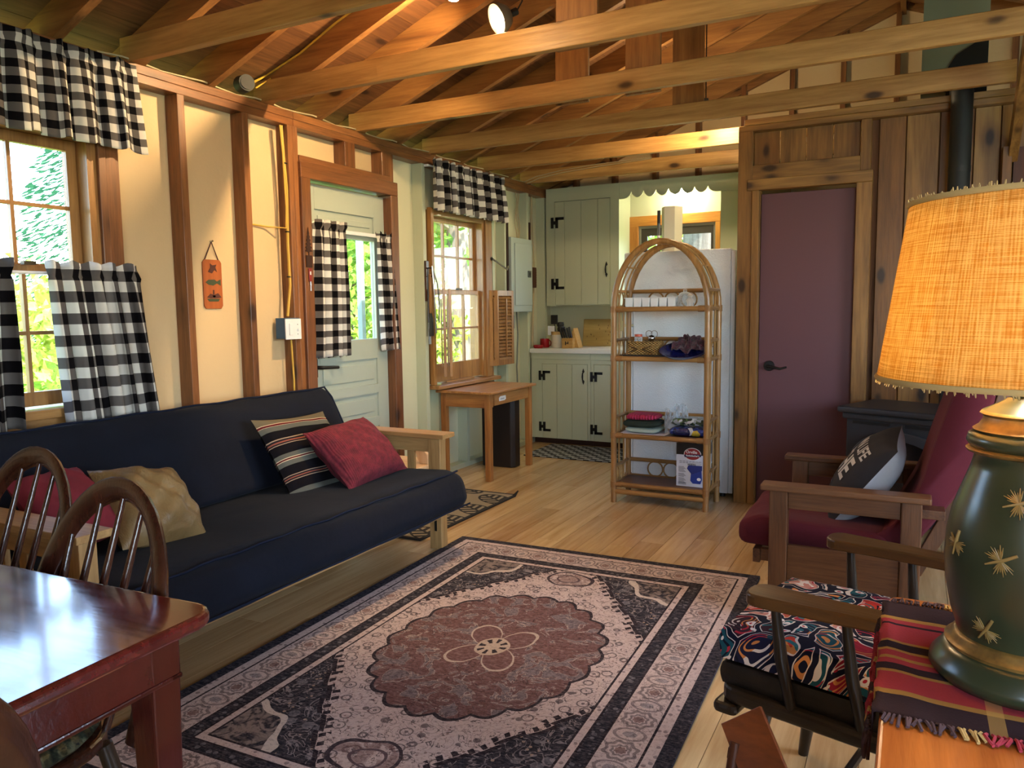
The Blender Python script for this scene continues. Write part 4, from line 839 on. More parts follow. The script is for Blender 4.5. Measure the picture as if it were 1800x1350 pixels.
for i, z in enumerate(SH):
    for y in (SY, SY+SD): MB().cyl((SX, y, z), (SX+SW, y, z), .0165, n=10).build('rail', RC, o, 40)
    for x in (SX, SX+SW): MB().cyl((x, SY, z), (x, SY+SD, z), .0125, n=10).build('rail', RY, o, 40)
    B(SX+.012, SX+SW-.012, SY+.01, SY+SD-.01, z-.004, z+.008).build('shelf_board', wood('shelf_board', '#3c2014', '#613a24', 'X', .4), o)
    zr = z+.118
    MB().cyl((SX, SY+SD, zr), (SX+SW, SY+SD, zr), .0140, n=10).build('gallery_rail', RC, o, 40)
    for x in (SX, SX+SW): MB().cyl((x, SY, zr), (x, SY+SD, zr), .011, n=10).build('gallery_rail', RY, o, 40)
    def ringx(cx, r): MB().tube([(cx+r*cos(a), SY+SD, z+.060+.052*sin(a)) for a in [2*pi*k/20 for k in range(20)]], .0055, 6, True).build('cane_ring', RTH, o, 60)
    for k in range(3): ringx(SX+SW/2+(k-1)*.112, .053)
    for x in (SX, SX+SW):
        for k in range(3): MB().tube([(x, SY+SD/2+(k-1)*.088+.042*cos(a), z+.060+.052*sin(a)) for a in [2*pi*q/18 for q in range(18)]], .005, 6, True).build('cane_ring', RTH, o, 60)
    for x in (SX, SX+SW):
        for y in (SY, SY+SD): MB().cyl((x, y, z-.02), (x, y, z+.02), .0235, n=12).build('binding', WRAP, o, 40)
    for x, s_ in ((SX, 1), (SX+SW, -1)): MB().cyl((x+s_*.015, SY, z), (x+s_*.06, SY, z), .0195, n=12).build('binding', WRAP, o, 40)
MB().cyl((SX, SY, .075), (SX+SW, SY, .075), .017, n=10).build('rail', RC, o, 40); MB().cyl((SX, SY+SD, .075), (SX+SW, SY+SD, .075), .017, n=10).build('rail', RC, o, 40)
for x in (SX, SX+SW):
    for y in (SY+.10, SY+.195):
        s_ = 1 if x == SX else -1
        MB().tube([(x, y, .13), (x+s_*.004, y, .8), (x, y, 1.285)], .0065, 7).build('side_rod', RTH, o, 60)
        pts = []
        for k in range(0, 10): a = pi-pi*k/20*(1); pts.append((SX+SW/2+(SW/2)*cos(a)*(1 if s_ == 1 else -1), y, 1.285+.425*sin(a)))
        MB().tube(pts, .0065, 7, up=(0, 1, 0)).build('arch_rod', RTH, o, 60)
for a in (pi*.78, pi*.5, pi*.22): MB().cyl((SX+SW/2+SW/2*cos(a), SY, 1.285+.425*sin(a)), (SX+SW/2+SW/2*cos(a), SY+SD, 1.285+.425*sin(a)), .006, n=8).build('cross_rod', RTH, o, 40)
# ---- things on the shelf
Z4, Z3, Z2, Z1 = SH[3]+.0085, SH[2]+.0085, SH[1]+.0085, SH[0]+.0085
o = root('condiment_tray', 'white tray of six joined cups on the top shelf', 'tray', (SX+.19, SY+.13, Z4), world=True)
for k in range(6):
    x0 = SX+.045+k*.057; s_ = MB(); zz = Z4+.0005
    s_.prism([(x0+.004, zz), (x0+.050, zz), (x0+.055, zz+.062), (x0, zz+.062)], SY+.09, SY+.15, 'Y'); s_.build('cup', WHITE, o, bevel=.003)
B(SX+.04, SX+.395, SY+.085, SY+.155, Z4+.062, Z4+.067).build('rim', WHITE, o)
CL = clearmat('clear_glass')
o = root('glass_butter_dish', 'clear glass lidded dish on the top shelf', 'dish', (SX+.43, SY+.15, Z4), world=True)
MB().lathe([(.001, .001), (.055, .001), (.06, .03), (.05, .032)], 20, (SX+.43, SY+.15, Z4)).build('base', CL, o, 40); MB().lathe([(.05, .033), (.05, .07), (.03, .095), (.012, .10), (.012, .115), (.001, .117)], 20, (SX+.43, SY+.15, Z4)).build('lid', CL, o, 60)
single('china_figurine', MB().lathe([(.001, .001), (.022, .001), (.018, .02), (.026, .045), (.012, .06), (.018, .075), (.001, .09)], 14, (SX+.475, SY+.10, Z4)), paint('china_white', '#d4d2cc', .3, .3, 60), 'small white china figurine beside the glass dish', 'figurine', smooth=60)
o = root('wicker_basket', 'small woven wicker basket on the second shelf', 'basket', (SX+.20, SY+.13, Z3), world=True)
g = G('wicker'); x_, y_, z_ = g.sep(g.coord()); wv = ((x_+y_)*260.0).sin()*((z_*420.0).sin()); g.bump(wv, .9, .006); g.set(col=g.ramp(wv*.5+.5, [(.2, '#5f451f'), (.8, '#c09a58')]), rough=.7); WIC = g.mat
bx, by = SX+.175, SY+.13
MB().prism([(bx-.10, by-.06), (bx+.10, by-.06), (bx+.115, by-.03), (bx+.115, by+.03), (bx+.10, by+.06), (bx-.10, by+.06), (bx-.115, by+.03), (bx-.115, by-.03)], Z3+.001, Z3+.095, 'Z').build('body', WIC, o, bevel=.008)
MB().tube([(bx-.10, by-.06, Z3+.095), (bx+.10, by-.06, Z3+.095), (bx+.117, by, Z3+.095), (bx+.10, by+.06, Z3+.095), (bx-.10, by+.06, Z3+.095), (bx-.117, by, Z3+.095)], .007, 7, True).build('rim', WIC, o)
for s_ in (-1, 1):
    MB().tube([(bx-.02+s_*.018, by-.063, Z3+.05), (bx-.02+s_*.075, by-.063, Z3+.072)], .0035, 6).build('cross_strap', plain('dark_cane', '#4b3518', .6), o); MB().tube([(bx-.02+s_*.018, by-.063, Z3+.05), (bx-.02+s_*.075, by-.063, Z3+.028)], .0035, 6).build('cross_strap', plain('dark_cane', '#4b3518', .6), o)
o = root('spice_jar', 'glass jar with a red lid sitting in the wicker basket', 'jar', (bx-.05, by, Z3+.1), world=True)
MB().lathe([(.001, .0), (.026, 0), (.026, .03), (.02, .035)], 16, (bx-.05, by, Z3+.096)).build('glass', CL, o, 40); MB().lathe([(.001, .05), (.026, .05), (.026, .034), (.001, .034)], 16, (bx-.05, by, Z3+.096)).build('lid', plain('orange_red_lid', '#b04a30', .5), o, 40)
o = root('wire_whisk', 'steel ball whisk with wire loops sitting in the wicker basket', 'whisk', (bx+.04, by, Z3+.1), world=True)
MB().lathe([(.001, -.0), (.018, .008), (.025, .024), (.018, .04), (.001, .046)], 14, (bx+.04, by, Z3+.0965)).build('ball', CHROME, o, 60)
for s_ in (-1, 1): MB().tube([(bx+.04+s_*.018+.022*cos(a), by, Z3+.148+.022*sin(a)) for a in [2*pi*k/14 for k in range(14)]], .002, 5, True).build('loop', CHROME, o)
single('black_skewer_tray', MB().prism([(SX+.03, SY+.03), (SX+.40, SY+.03), (SX+.42, SY+.055), (SX+.03, SY+.055)], Z3+.0005, Z3+.014, 'Z'), TL, 'slim black rod-like implement along the front of the second shelf', 'implement')
o = root('blue_bowl', 'shallow cobalt bowl jutting out over the second shelf edge', 'bowl', (SX+.46, SY+.02, Z3), world=True)
bc = (SX+.455, SY+.03, Z3-.0); BL = plain('cobalt_glaze', '#191d56', .25)
m = MB(); m.lathe([(.001, .010), (.07, .013), (.13, .030), (.16, .055), (.154, .056), (.12, .036), (.065, .021), (.001, .018)], 32, (0, 0, 0), Matrix.Translation((bc[0], bc[1]+.035, bc[2]+.004)) @ Matrix.Rotation(radians(17), 4, 'X')); m.build('bowl', BL, o, 60)
o = root('dark_red_scarf', 'crumpled dark red and black fringed scarf piled in the cobalt bowl', 'scarf', (bc[0], bc[1]+.1, Z3+.05), world=True)
rn = random.Random(4)
def sf(u, v):
    a = 2*pi*u; r = .125*(1-v)+.003; n_ = .018*sin(5*a+3*v)+.014*sin(9*a-7*v)+.012*sin(13*a+11*v)
    return Vector((bc[0]+.01+(r+n_*.6)*cos(a), bc[1]+.115+(r*.75+n_*.5)*sin(a), Z3+.045+.075*sin(pi/2*v)+n_*.7))
MB().grid(48, 12, sf).build('cloth', (lambda g: (g.set(col=g.ramp(g.noise(g.coord(), 70, 4, .8), [(.35, '#140f16'), (.5, '#3f1526'), (.65, '#6a2a40')]), rough=1, sheen=.4), g.bump(g.noise(g.coord(), 220, 3), .8, .01), g.mat)[2])(G('scarf_wool')), o, 60, solid=.003)
def folded(name, cx, cy, w, d, z0, h, m, label, wob=0, grp='folded kitchen cloths'):
    def fn(u, v):
        a = 2*pi*u; s_ = sin(pi*v)**.35; ex = .32
        cxx = (abs(cos(a))**ex)*(1 if cos(a) > 0 else -1); cyy = (abs(sin(a))**ex)*(1 if sin(a) > 0 else -1)
        return Vector((cx+w/2*cxx*s_*(1+.03*sin(3*a+wob)), cy+d/2*cyy*s_, z0+h*(.5-.5*cos(pi*v))+.004*sin(2*a+wob)*sin(pi*v)))
    return single(name, MB().grid(40, 12, fn), m, label, 'cloth', grp, smooth=180)
fx, fy = SX+.165, SY+.15
folded('folded_cloth', fx, fy, .235, .19, Z2+.006, .034, cloth('pale_green_towel', '#9fb0a4', .95, 200, .3), 'pale green folded towel at the bottom of the pile', 1)
folded('folded_cloth', fx-.005, fy, .25, .20, Z2+.042, .046, cloth('dark_green_towel', '#26302a', .95, 200, .3), 'dark green folded cloth in the middle of the pile', 2)
folded('pot_holder', fx, fy, .215, .18, Z2+.089, .042, (lambda g: (g.bump((g.sep(g.coord())[0]*330.0).sin()+(g.sep(g.coord())[1]*330.0).sin(), .9, .005), g.set(col='#a8264e', rough=.95), g.mat)[2])(G('pink_knit')), 'pink knitted pot holder on top of the pile', 3)
single('paper_sheet', MB().prism([(SX+.03, SY+.03), (SX+.33, SY+.02), (SX+.34, SY+.24), (SX+.02, SY+.24)], Z2+.0006, Z2+.0025, 'Z'), paint('paper_lilac', '#cfcbd8', .8, .02), 'white paper lining the third shelf', 'paper')
rn = random.Random(9)
o = root('plastic_bag', 'tall crinkled clear plastic bag standing on the third shelf', 'plastic bag', (SX+.36, SY+.17, Z2), world=True)
def bag(cx, cy, r, h, seed):
    q = random.Random(seed); ph = [q.random()*6 for _ in range(4)]
    def fn(u, v): a = 2*pi*u; n_ = .12*sin(3*a+ph[0]+4*v)+.10*sin(7*a+ph[1]-6*v)+.06*sin(11*a+ph[2]+9*v); rr_ = r*(1-.25*v)*(1+n_); return Vector((cx+rr_*cos(a), cy+rr_*sin(a), Z2+.004+h*v+.008*sin(5*a)*v))
    return MB().grid(40, 14, fn)
bag(SX+.345, SY+.17, .05, .155, 1).build('bag', clearmat('clear_plastic', '#dfeaf2', .12), o, 180); bag(SX+.395, SY+.20, .05, .185, 2).build('bag', clearmat('clear_plastic', '#dfeaf2', .12), o, 180)
g = G('printed_plastic'); d, c = g.voro(g.coord(), 26); cr = g.sep(c.k)[0]; g.set(col=g.ramp(cr, [(0, '#10184a'), (.5, '#1c2f7d'), (.68, '#c8b13a'), (.76, '#10184a'), (.84, '#d5d8de'), (.92, '#1f4a35')], True), rough=.15, coat=.8); g.bump(g.noise(g.coord(), 35, 3, .6, 1), .9, .02)
folded('wrapped_packet', SX+.475, SY+.13, .24, .17, Z2+.001, .062, g.mat, 'blue and yellow plastic-wrapped packet lying at the right of the third shelf', 4, None)
g = G('foliage_plastic'); d, c = g.voro(g.coord(), 45); cr = g.sep(c.k)[1]; g.set(col=g.ramp(cr, [(0, '#2c3a24'), (.35, '#8c959a'), (.6, '#51663c'), (.8, '#b9bfc4')], True), rough=.2, coat=.6); g.bump(g.noise(g.coord(), 40, 3), .8, .02)
folded('wrapped_packet', SX+.475, SY+.16, .24, .16, Z2+.064, .052, g.mat, 'green and silver wrapped packet lying on the blue packet', 5, None)
# popcorn popper box
o = root('popper_box', 'white and black popcorn popper box standing on the lowest shelf', 'box', (SX+.46, SY+.12, Z1), world=True)
bx0, bx1, byf, byb, bz0, bz1 = SX+.435-.035, SX+.435+.165, SY+.085, SY+.20, Z1+.001, Z1+.281
B(bx0, bx1, byf, byb, bz0, bz1).build('carton', paint('carton_white', '#d5dbe6', .45, .02), o); e_ = .0007
B(bx0-e_, bx1+e_, byf-e_, byb+e_, bz1-.072, bz1+e_).build('black_band', plain('carton_black', '#0e0d0e', .4), o)
cxl, czl = (bx0+bx1)/2+.005, bz1-.066
def oval(rx, rz, y, m, nm='logo_oval', cx=None, cz=None): MB().prism([((cx or cxl)+rx*cos(2*pi*k/28), (cz or czl)+rz*sin(2*pi*k/28)) for k in range(28)], y, y+.0004, 'Y').build(nm, m, o)
CW = plain('carton_ink_white', '#e6e4e0', .5); CRD = plain('carton_ink_red', '#8f1d1c', .5); CBL = plain('carton_ink_blue', '#24409a', .4); CGY = plain('carton_ink_grey', '#6a7080', .6)
oval(.056, .041, byf-.0016, CW); oval(.052, .037, byf-.0021, CRD)
MB().prism([(cxl-.056, czl-.006), (cxl+.056, czl+.002), (cxl+.056, czl-.014), (cxl-.05, czl-.022)], byf-.0027, byf-.0023, 'Y').build('logo_band', plain('carton_ink_navy', '#1b2250', .5), o)
def prt(body, s_, x, z, m, thick=0): textmesh(body, s_, lambda a, b: Vector((x+a, byf-.0031, z+b)), thick).build('lettering', m, o)
prt('Orville', .026, cxl-.006, czl+.013, CW, .0006); prt("Redenbacher's", .0145, cxl+.001, czl-.010, CW, .0005); prt('PRESTO', .015, cxl-.004, bz1-.135, plain('carton_ink_dark', '#22242c', .5), .0005)
for k in range(2):
    for j in range(7): B(bx0+.02+j*.021, bx0+.037+j*.021, byf-.0012, byf-.0006, bz1-.116-.010*k, bz1-.1125-.010*k).build('print_line', CGY, o)
for blk, z0_ in ((6, bz1-.150), (4, bz1-.195), (6, bz1-.225)):
    for k in range(blk): B(bx0+.014, bx0+.05+.006*((k*7) % 3), byf-.0012, byf-.0006, z0_-.0065*k-.003, z0_-.0065*k).build('print_line', CGY, o)
for k in range(2): B(bx0+.012, bx0+.065, byf-.0012, byf-.0006, bz0+.012+.009*k, bz0+.016+.009*k).build('print_line', CGY, o)
pcx = bx0+.128
MB().prism([(pcx-.036, bz0+.04), (pcx-.02, bz0+.022), (pcx+.03, bz0+.022), (pcx+.04, bz0+.05), (pcx+.036, bz0+.115), (pcx-.03, bz0+.115)], byf-.0018, byf-.0012, 'Y').build('printed_popper', CBL, o)
MB().prism([(pcx-.058, bz0+.118), (pcx-.028, bz0+.082), (pcx+.04, bz0+.11), (pcx+.04, bz0+.142), (pcx-.05, bz0+.14)], byf-.0024, byf-.0019, 'Y').build('printed_popper', plain('carton_ink_blue_dark', '#1a2f78', .4), o); oval(.035, .014, byf-.0019, plain('carton_ink_pale', '#b9bdc4', .5), 'printed_lid', pcx, bz0+.152); oval(.013, .010, byf-.0024, CW, 'printed_badge', pcx+.02, bz0+.052)
# ================================================================ LIVING ROOM
def cushion(w, h, t, pinch=.07, n=26, wr=.0, seed=0, puff=.55):
    """pillow mesh, local x (width) and z (height), thickness along y; uv 0..1"""
    q = random.Random(seed); ph = [q.random()*6 for _ in range(6)]; m = MB()
    for sgn in (-1, 1):
        def fn(a, b):
            u = a*2-1; v = b*2-1; eu = 1-abs(u)**2.6; ev = 1-abs(v)**2.6
            x = u*w/2*(1-pinch*(1-v*v)*abs(u)**4); z = v*h/2*(1-pinch*(1-u*u)*abs(v)**4)
            th = t/2*max(0, eu*ev)**puff
            wrk = wr*(sin(7*u+ph[0]+2*v)*sin(5*v+ph[1])+.6*sin(11*(u+v)+ph[2])+.5*sin(9*(u-v)+ph[3]))*max(0, eu*ev)**.3
            return Vector((x, sgn*(th+wrk), z))
        mm = MB().grid(n, n, fn)
        if sgn > 0: mm.f = [tuple(reversed(f)) for f in mm.f]; mm.uv = [list(reversed(k)) for k in mm.uv]
        m.add(mm.v, mm.f, mm.uv)
    return m
def basis(c, xa, za):
    x = Vector(xa).normalized(); z = Vector(za); z = (z-x*z.dot(x)).normalized(); y = z.cross(x)
    return Matrix(((x.x, y.x, z.x, c[0]), (x.y, y.y, z.y, c[1]), (x.z, y.z, z.z, c[2]), (0, 0, 0, 1)))
def pillow(name, label, c, xa, za, w, h, t, mat, **k):
    o = single(name, cushion(w, h, t, **k), mat, label, 'pillow', smooth=180); o.matrix_world = basis(c, xa, za); return o
def softslab(L0, L1, prof, n, lump=.0, seed=0, rnd=.05):
    """rounded extrusion along world Y of an (x,z) outline, with soft ends"""
    q = random.Random(seed); ph = [q.random()*6 for _ in range(4)]
    cx = sum(p[0] for p in prof)/len(prof); cz = sum(p[1] for p in prof)/len(prof); N = len(prof); K = n
    ts = [0, .004, .015, .035]+[.035+.93*i/K for i in range(1, K)]+[.965, .985, .996, 1]
    m = MB(); vs = []
    for t in ts:
        d = min(t, 1-t)/.035; s_ = 1-rnd*(1-min(1, d))**2*1.0
        if d < .12: s_ *= .94
        for k, (x, z) in enumerate(prof):
            l = lump*(sin(9*t+ph[0]+k*.5)+.6*sin(23*t+ph[1]+k))
            vs.append((cx+(x-cx)*s_, L0+(L1-L0)*t, cz+(z-cz)*s_+l))
    fs = []
    for i in range(len(ts)-1):
        for k in range(N): fs.append((i*N+k, (i+1)*N+k, (i+1)*N+(k+1) % N, i*N+(k+1) % N))
    fs += [tuple(range(N)), tuple((len(ts)-1)*N+k for k in range(N-1, -1, -1))]
    return m.add(vs, fs)
def rounded(pts, r, n=4):
    out = []
    for i, p in enumerate(pts):
        p = Vector(p); a = (Vector(pts[i-1])-p); b = (Vector(pts[(i+1) % len(pts)])-p); rr = min(r, a.length*.45, b.length*.45)
        pa = p+a.normalized()*rr; pb = p+b.normalized()*rr
        for k in range(n+1): t = k/n; out.append(tuple(pa*(1-t)**2+p*2*t*(1-t)+pb*t*t))
    return out
# ---- rug
rc = Vector((-1.388, 2.47, 0))
m = MB(); a_ = radians(1.6); R2 = Matrix.Rotation(a_, 3, 'Z')
def rugf(u, v): p = R2 @ Vector(((u-.5)*RW, (v-.5)*RL, 0)); return Vector((rc.x+p.x, rc.y+p.y, .011))
m.grid(16, 22, rugf); m.uv = [[((x-.5)*RW, (y-.5)*RL) for x, y in f] for f in m.uv]
single('area_rug', m, RUG, 'large faded pink and charcoal oriental rug in the middle of the floor', 'rug', solid=.0105, off=-1)
# ---- futon
o = root('futon_sofa', 'wooden mission-arm futon sofa with a navy denim mattress', 'sofa', (-2.65, 2.45, 0), world=True)
FY0, FY1 = 1.50, 3.385
for y0, y1, pin in ((FY0-.125, FY0-.005, 1), (FY1+.005, FY1+.125, -1)):
    B(-3.14, -2.185, y0, y1, .612, .637).build('arm_top', FUTW('X'), o, bevel=.003); ym = (y0+y1)/2
    B(-2.30, -2.225, ym-.03, ym+.03, .0, .612).build('arm_post', FUTW('Z'), o, bevel=.003); B(-3.12, -3.05, ym-.03, ym+.03, 0, .612).build('arm_post', FUTW('Z'), o, bevel=.003)
    B(-3.05, -2.30, ym-.016, ym+.016, .53, .612).build('arm_rail', FUTW('X'), o, bevel=.002); B(-3.05, -2.30, ym-.016, ym+.016, .20, .27).build('arm_rail', FUTW('X'), o, bevel=.002)
    for k in range(5): x = -2.93+k*.125; B(x-.022, x+.022, ym-.009, ym+.009, .27, .53).build('arm_slat', FUTW('Z'), o)
    for x in (-2.262,): B(x-.008, x+.008, ym-.0305 if pin < 0 else ym+.0295, ym-.0295 if pin < 0 else ym+.0305, .10, .16).build('bolt_slot', BLACK, o)
B(-2.235, -2.205, FY0, FY1, .185, .245).build('front_rail', FUTW('Y'), o, bevel=.004); B(-3.1, -3.06, FY0, FY1, .22, .29).build('back_rail', FUTW('Y'), o, bevel=.004)
for k in range(9): x = -2.98+k*.09; B(x-.03, x+.03, FY0+.01, FY1-.01, .225, .243).build('slat', FUTW('Y'), o)
seat = rounded([(-2.99, .25), (-2.10, .235), (-2.045, .30), (-2.075, .415), (-2.16, .445), (-2.60, .425), (-2.99, .40)], .06)
softslab(FY0+.004, FY1+.06, seat, 24, .004, 1).build('seat_mattress', DENIM, o, 180)
back = rounded([(-2.80, .42), (-2.985, .80), (-3.055, .855), (-3.13, .835), (-3.14, .76), (-3.02, .42)], .06)
softslab(FY0+.0, FY1+.09, back, 24, .004, 2).build('back_mattress', DENIM, o, 180)
PIPE = cloth('denim_piping', '#121a2e', .9, 420, .2)
MB().tube([(-2.125+.003*sin(k), FY0+.01+(FY1+.04-FY0)*k/30, .440+.003*sin(k*1.7)) for k in range(31)], .005, 6).build('piping', PIPE, o, 60); MB().tube([(-2.052, FY0+.01+(FY1+.04-FY0)*k/30, .275) for k in range(31)], .004, 6).build('piping', PIPE, o, 60)
MB().tube([(-3.045, FY0+.01+(FY1+.07-FY0)*k/30, .853+.003*sin(k*1.3)) for k in range(31)], .005, 6).build('piping', PIPE, o, 60)
pts = [Vector((x, FY1+.085, z)) for x, z in ((-2.835, .47), (-2.92, .65), (-3.0, .80), (-3.05, .85))]; MB().tube(pts, .005, 6).build('piping', PIPE, o, 60)
# pillows on the futon
def cornerpillow(label, TL, TR, BL, BR, XT, XB, t, mat, **k):
    a, b, c_, d_ = onX(*TL, XT), onX(*TR, XT), onX(*BL, XB), onX(*BR, XB)
    c0 = (a+b+c_+d_)/4; xa = (b-a+d_-c_)/2; za = (a-c_+b-d_)/2
    return pillow('throw_pillow', label, c0, xa, za, xa.length*1.04, za.length*1.04, t, mat, **k)
cornerpillow('dark pillow with olive and red stripes leaning on the futon back', (458, 742), (580, 725), (506, 886), (622, 856), -2.86, -2.60, .13, PILLOWSTRIPE, seed=1, wr=.003)
CORD = (lambda g: (g.bump((g.sep(g.coord())[0]*620.0).sin(), .45, .003), g.set(col=g.ramp(g.noise(g.coord(), 30, 4, .7), [(.3, '#4a101c'), (.7, '#7d2131')]), rough=.95, sheen=.0), g.mat)[2])(G('crimson_corduroy'))
cornerpillow('crimson corduroy pillow tipped against the far futon arm', (546, 757), (652, 738), (606, 868), (700, 820), -2.66, -2.40, .19, CORD, seed=2, wr=.004)
SAT = (lambda g: (g.bump(g.noise(g.coord(), 14, 4, .6, .6), .5, .02), g.set(col=g.ramp(g.noise(g.coord(), 5, 3), [(.3, '#6a5230'), (.7, '#94774c')]), rough=.42, sheen=.0), g.mat)[2])(G('gold_satin'))
cornerpillow('crumpled gold satin pillow slumped on the futon seat', (160, 820), (290, 838), (215, 975), (375, 938), -2.72, -2.48, .21, SAT, seed=3, wr=.010)
cornerpillow('dull red pillow behind the near futon arm', (40, 858), (158, 812), (65, 968), (195, 948), -2.80, -2.56, .18, cloth('brick_red_cloth', '#7a2a33', .9, 260, .3), seed=4, wr=.006)
# ---- dining table
o = root('dining_table', 'glossy cherry-red dining table in the near left corner', 'table', (-1.135, .985, 0), radians(3))
TW, TD = 1.45, 1.05
def rrect(x0, x1, y0, y1, r, n=6):
    out = []
    for cx, cy, a0 in ((x1-r, y1-r, 0), (x0+r, y1-r, 90), (x0+r, y0+r, 180), (x1-r, y0+r, 270)):
        for k in range(n+1): a = radians(a0+90*k/n); out.append((cx+r*cos(a), cy+r*sin(a)))
    return out
g = G('cherry_top'); v = g.coord(); p = g.map(v, (.06, 1, 1)); n1 = g.noise(p, 60, 4, .7, .3); n2 = g.noise(v, 300, 2, .8); n3 = g.noise(p, 14, 3)
g.set(col=g.ramp(n1*.5+n3*.5, [(.3, '#3a0f10'), (.7, '#631f1a')]), rough=g.ss(n1*.6+n3*.4, .35, .7)*.12+.12, coat=1.0, coatr=.09); g.bump(n1*.5+g.ss(n2, .68, .74)*.8, .12, .003)
MB().prism(rrect(-TW, 0, -TD, 0, .055), .722, .75, 'Z').build('top', g.mat, o, bevel=.010, seg=4)
ap = .055
for a, b, c_, d_ in ((-TW+ap, -ap, -ap-.02, -ap), (-TW+ap, -ap, -TD+ap, -TD+ap+.02), (-ap-.02, -ap, -TD+ap, -ap), (-TW+ap, -TW+ap+.02, -TD+ap, -ap)):
    B(a, b, c_, d_, .625, .722).build('apron', CHERRY('X'), o); B(a-.003, b+.003, c_-.003, d_+.003, .625, .635).build('apron_bead', CHERRY('X'), o, bevel=.003)
for x in (-ap-.062, -TW+ap):
    for y in (-ap-.062, -TD+ap): MB().bar((x+.031, y+.031, .7215), (x+.031, y+.031, 0), .066, .066, (0, 1, 0), .62).build('leg', CHERRY('Z'), o, bevel=.004)
# ---- bow-back dining chairs
def bow_chair(label, loc, rz):
    o = root('dining_chair', label, 'chair', loc, rz, 'bow-back dining chairs')
    MB().prism([(.205*cos(t)*(abs(cos(t))**-.25 if abs(cos(t)) > .01 else 1)*.93, .20*sin(t)*(abs(sin(t))**-.25 if abs(sin(t)) > .01 else 1)*.93) for t in [2*pi*k/28 for k in range(28)]], .425, .455, 'Z').build('seat', DARKW('X'), o, bevel=.010, seg=3)
    pts = []; rs = []
    for k in range(25):
        a = pi*k/24; x = -.24*cos(a)*(1.0+.05*sin(a)); hh = sin(a)**.75; z = .452+.455*hh; y = .15+.035*sin(a)+.115*hh
        pts.append((x, y, z))
    MB().tube(pts, .029, 10, flat=.45, up=(0, 1, .15)).build('bow', DARKW('Z'), o, 60)
    for k in range(5):
        x = (k-2)*.08; t = x/.24; zt = .452+.455*(max(0, 1-(t*.97)**2)**.5)**.75-.012; yt = .15+.035*(1-t*t)**.5+.115*(max(0, 1-t*t)**.5)**.75
        MB().tube([(x*.8, .155, .45), (x*.95, (.155+yt)/2, (.45+zt)/2), (x, yt, zt)], [.0085, .0095, .006], 8).build('spindle', DARKW('Z'), o, 60)
    for sx in (-1, 1):
        for sy in (-1, 1): MB().tube([(sx*.145, sy*.14, .43), (sx*.185, sy*.185, .18), (sx*.205, sy*.21, 0)], [.016, .019, .012], 10).build('leg', BLACKW('Z'), o, 60)
        MB().cyl((sx*.185, -.185, .18), (sx*.185, .185, .18), .010, n=8).build('stretcher', BLACKW('Y'), o, 40)
    MB().cyl((-.185, 0, .18), (.185, 0, .18), .010, n=8).build('stretcher', BLACKW('X'), o, 40)
    return o
bow_chair('dark bow-back dining chair nearest the table corner, seat tucked under the table', (-1.585, .80, 0), radians(-5))
bow_chair('dark bow-back dining chair farther along the table, against the near futon arm', (-2.16, .965, 0), radians(-3))
bow_chair('dark bow-back dining chair cut off at the lower left edge of the picture', (-1.24, .325, 0), radians(-92))
g = G('braided_wool'); v = g.coord(); x_, y_, z_ = g.sep(v); r_ = (x_*x_+y_*y_).sqrt(); th = y_.atan2(x_); br = ((r_*150.0).sin()*.5+.5)*(((th*34.0+r_*90.0).sin())*.5+.5)
g.set(col=g.ramp(g.noise(v, 34, 3, .7), [(.32, '#10130f'), (.46, '#2f3524'), (.58, '#6d6b50'), (.68, '#1b2230'), (.8, '#8a8468')]), rough=1); g.bump(br, 1.0, .02)
def chairpad(label, loc):
    m = MB(); m.lathe([(.001, 0), (.18, 0), (.192, .012), (.18, .025), (.12, .030), (.001, .030)], 36)
    o = single('chair_pad', m, g.mat, label, 'chair pad', 'braided chair pads', smooth=60); o.location = loc
chairpad('round braided wool pad on the chair nearest the table corner', (-1.585, .80, .4555)); chairpad('round braided wool pad on the chair against the near futon arm', (-2.16, .965, .4555))
# ---- pale step stool between the futon arm and the door
o = root('step_stool', 'pale wooden stool with a rounded handle behind the far futon arm', 'stool', (-2.75, 3.80, 0), world=True)
PALE = lambda a: wood('pale_birch', '#c79b6c', '#e6c79c', a, .5)
B(-3.02, -2.56, 3.64, 3.98, .345, .37).build('top', PALE('X'), o, bevel=.006)
for x in (-2.97, -2.61): B(x-.012, x+.012, 3.67, 3.95, 0, .345).build('side', PALE('Z'), o, bevel=.004)
hh = [(-2.62+.0, .37), (-2.56, .37), (-2.565, .43), (-2.60, .475), (-2.635, .485), (-2.655, .46), (-2.64, .41)]
MB().prism(hh, 3.80, 3.825, 'Y').build('handle', PALE('Z'), o, bevel=.004)
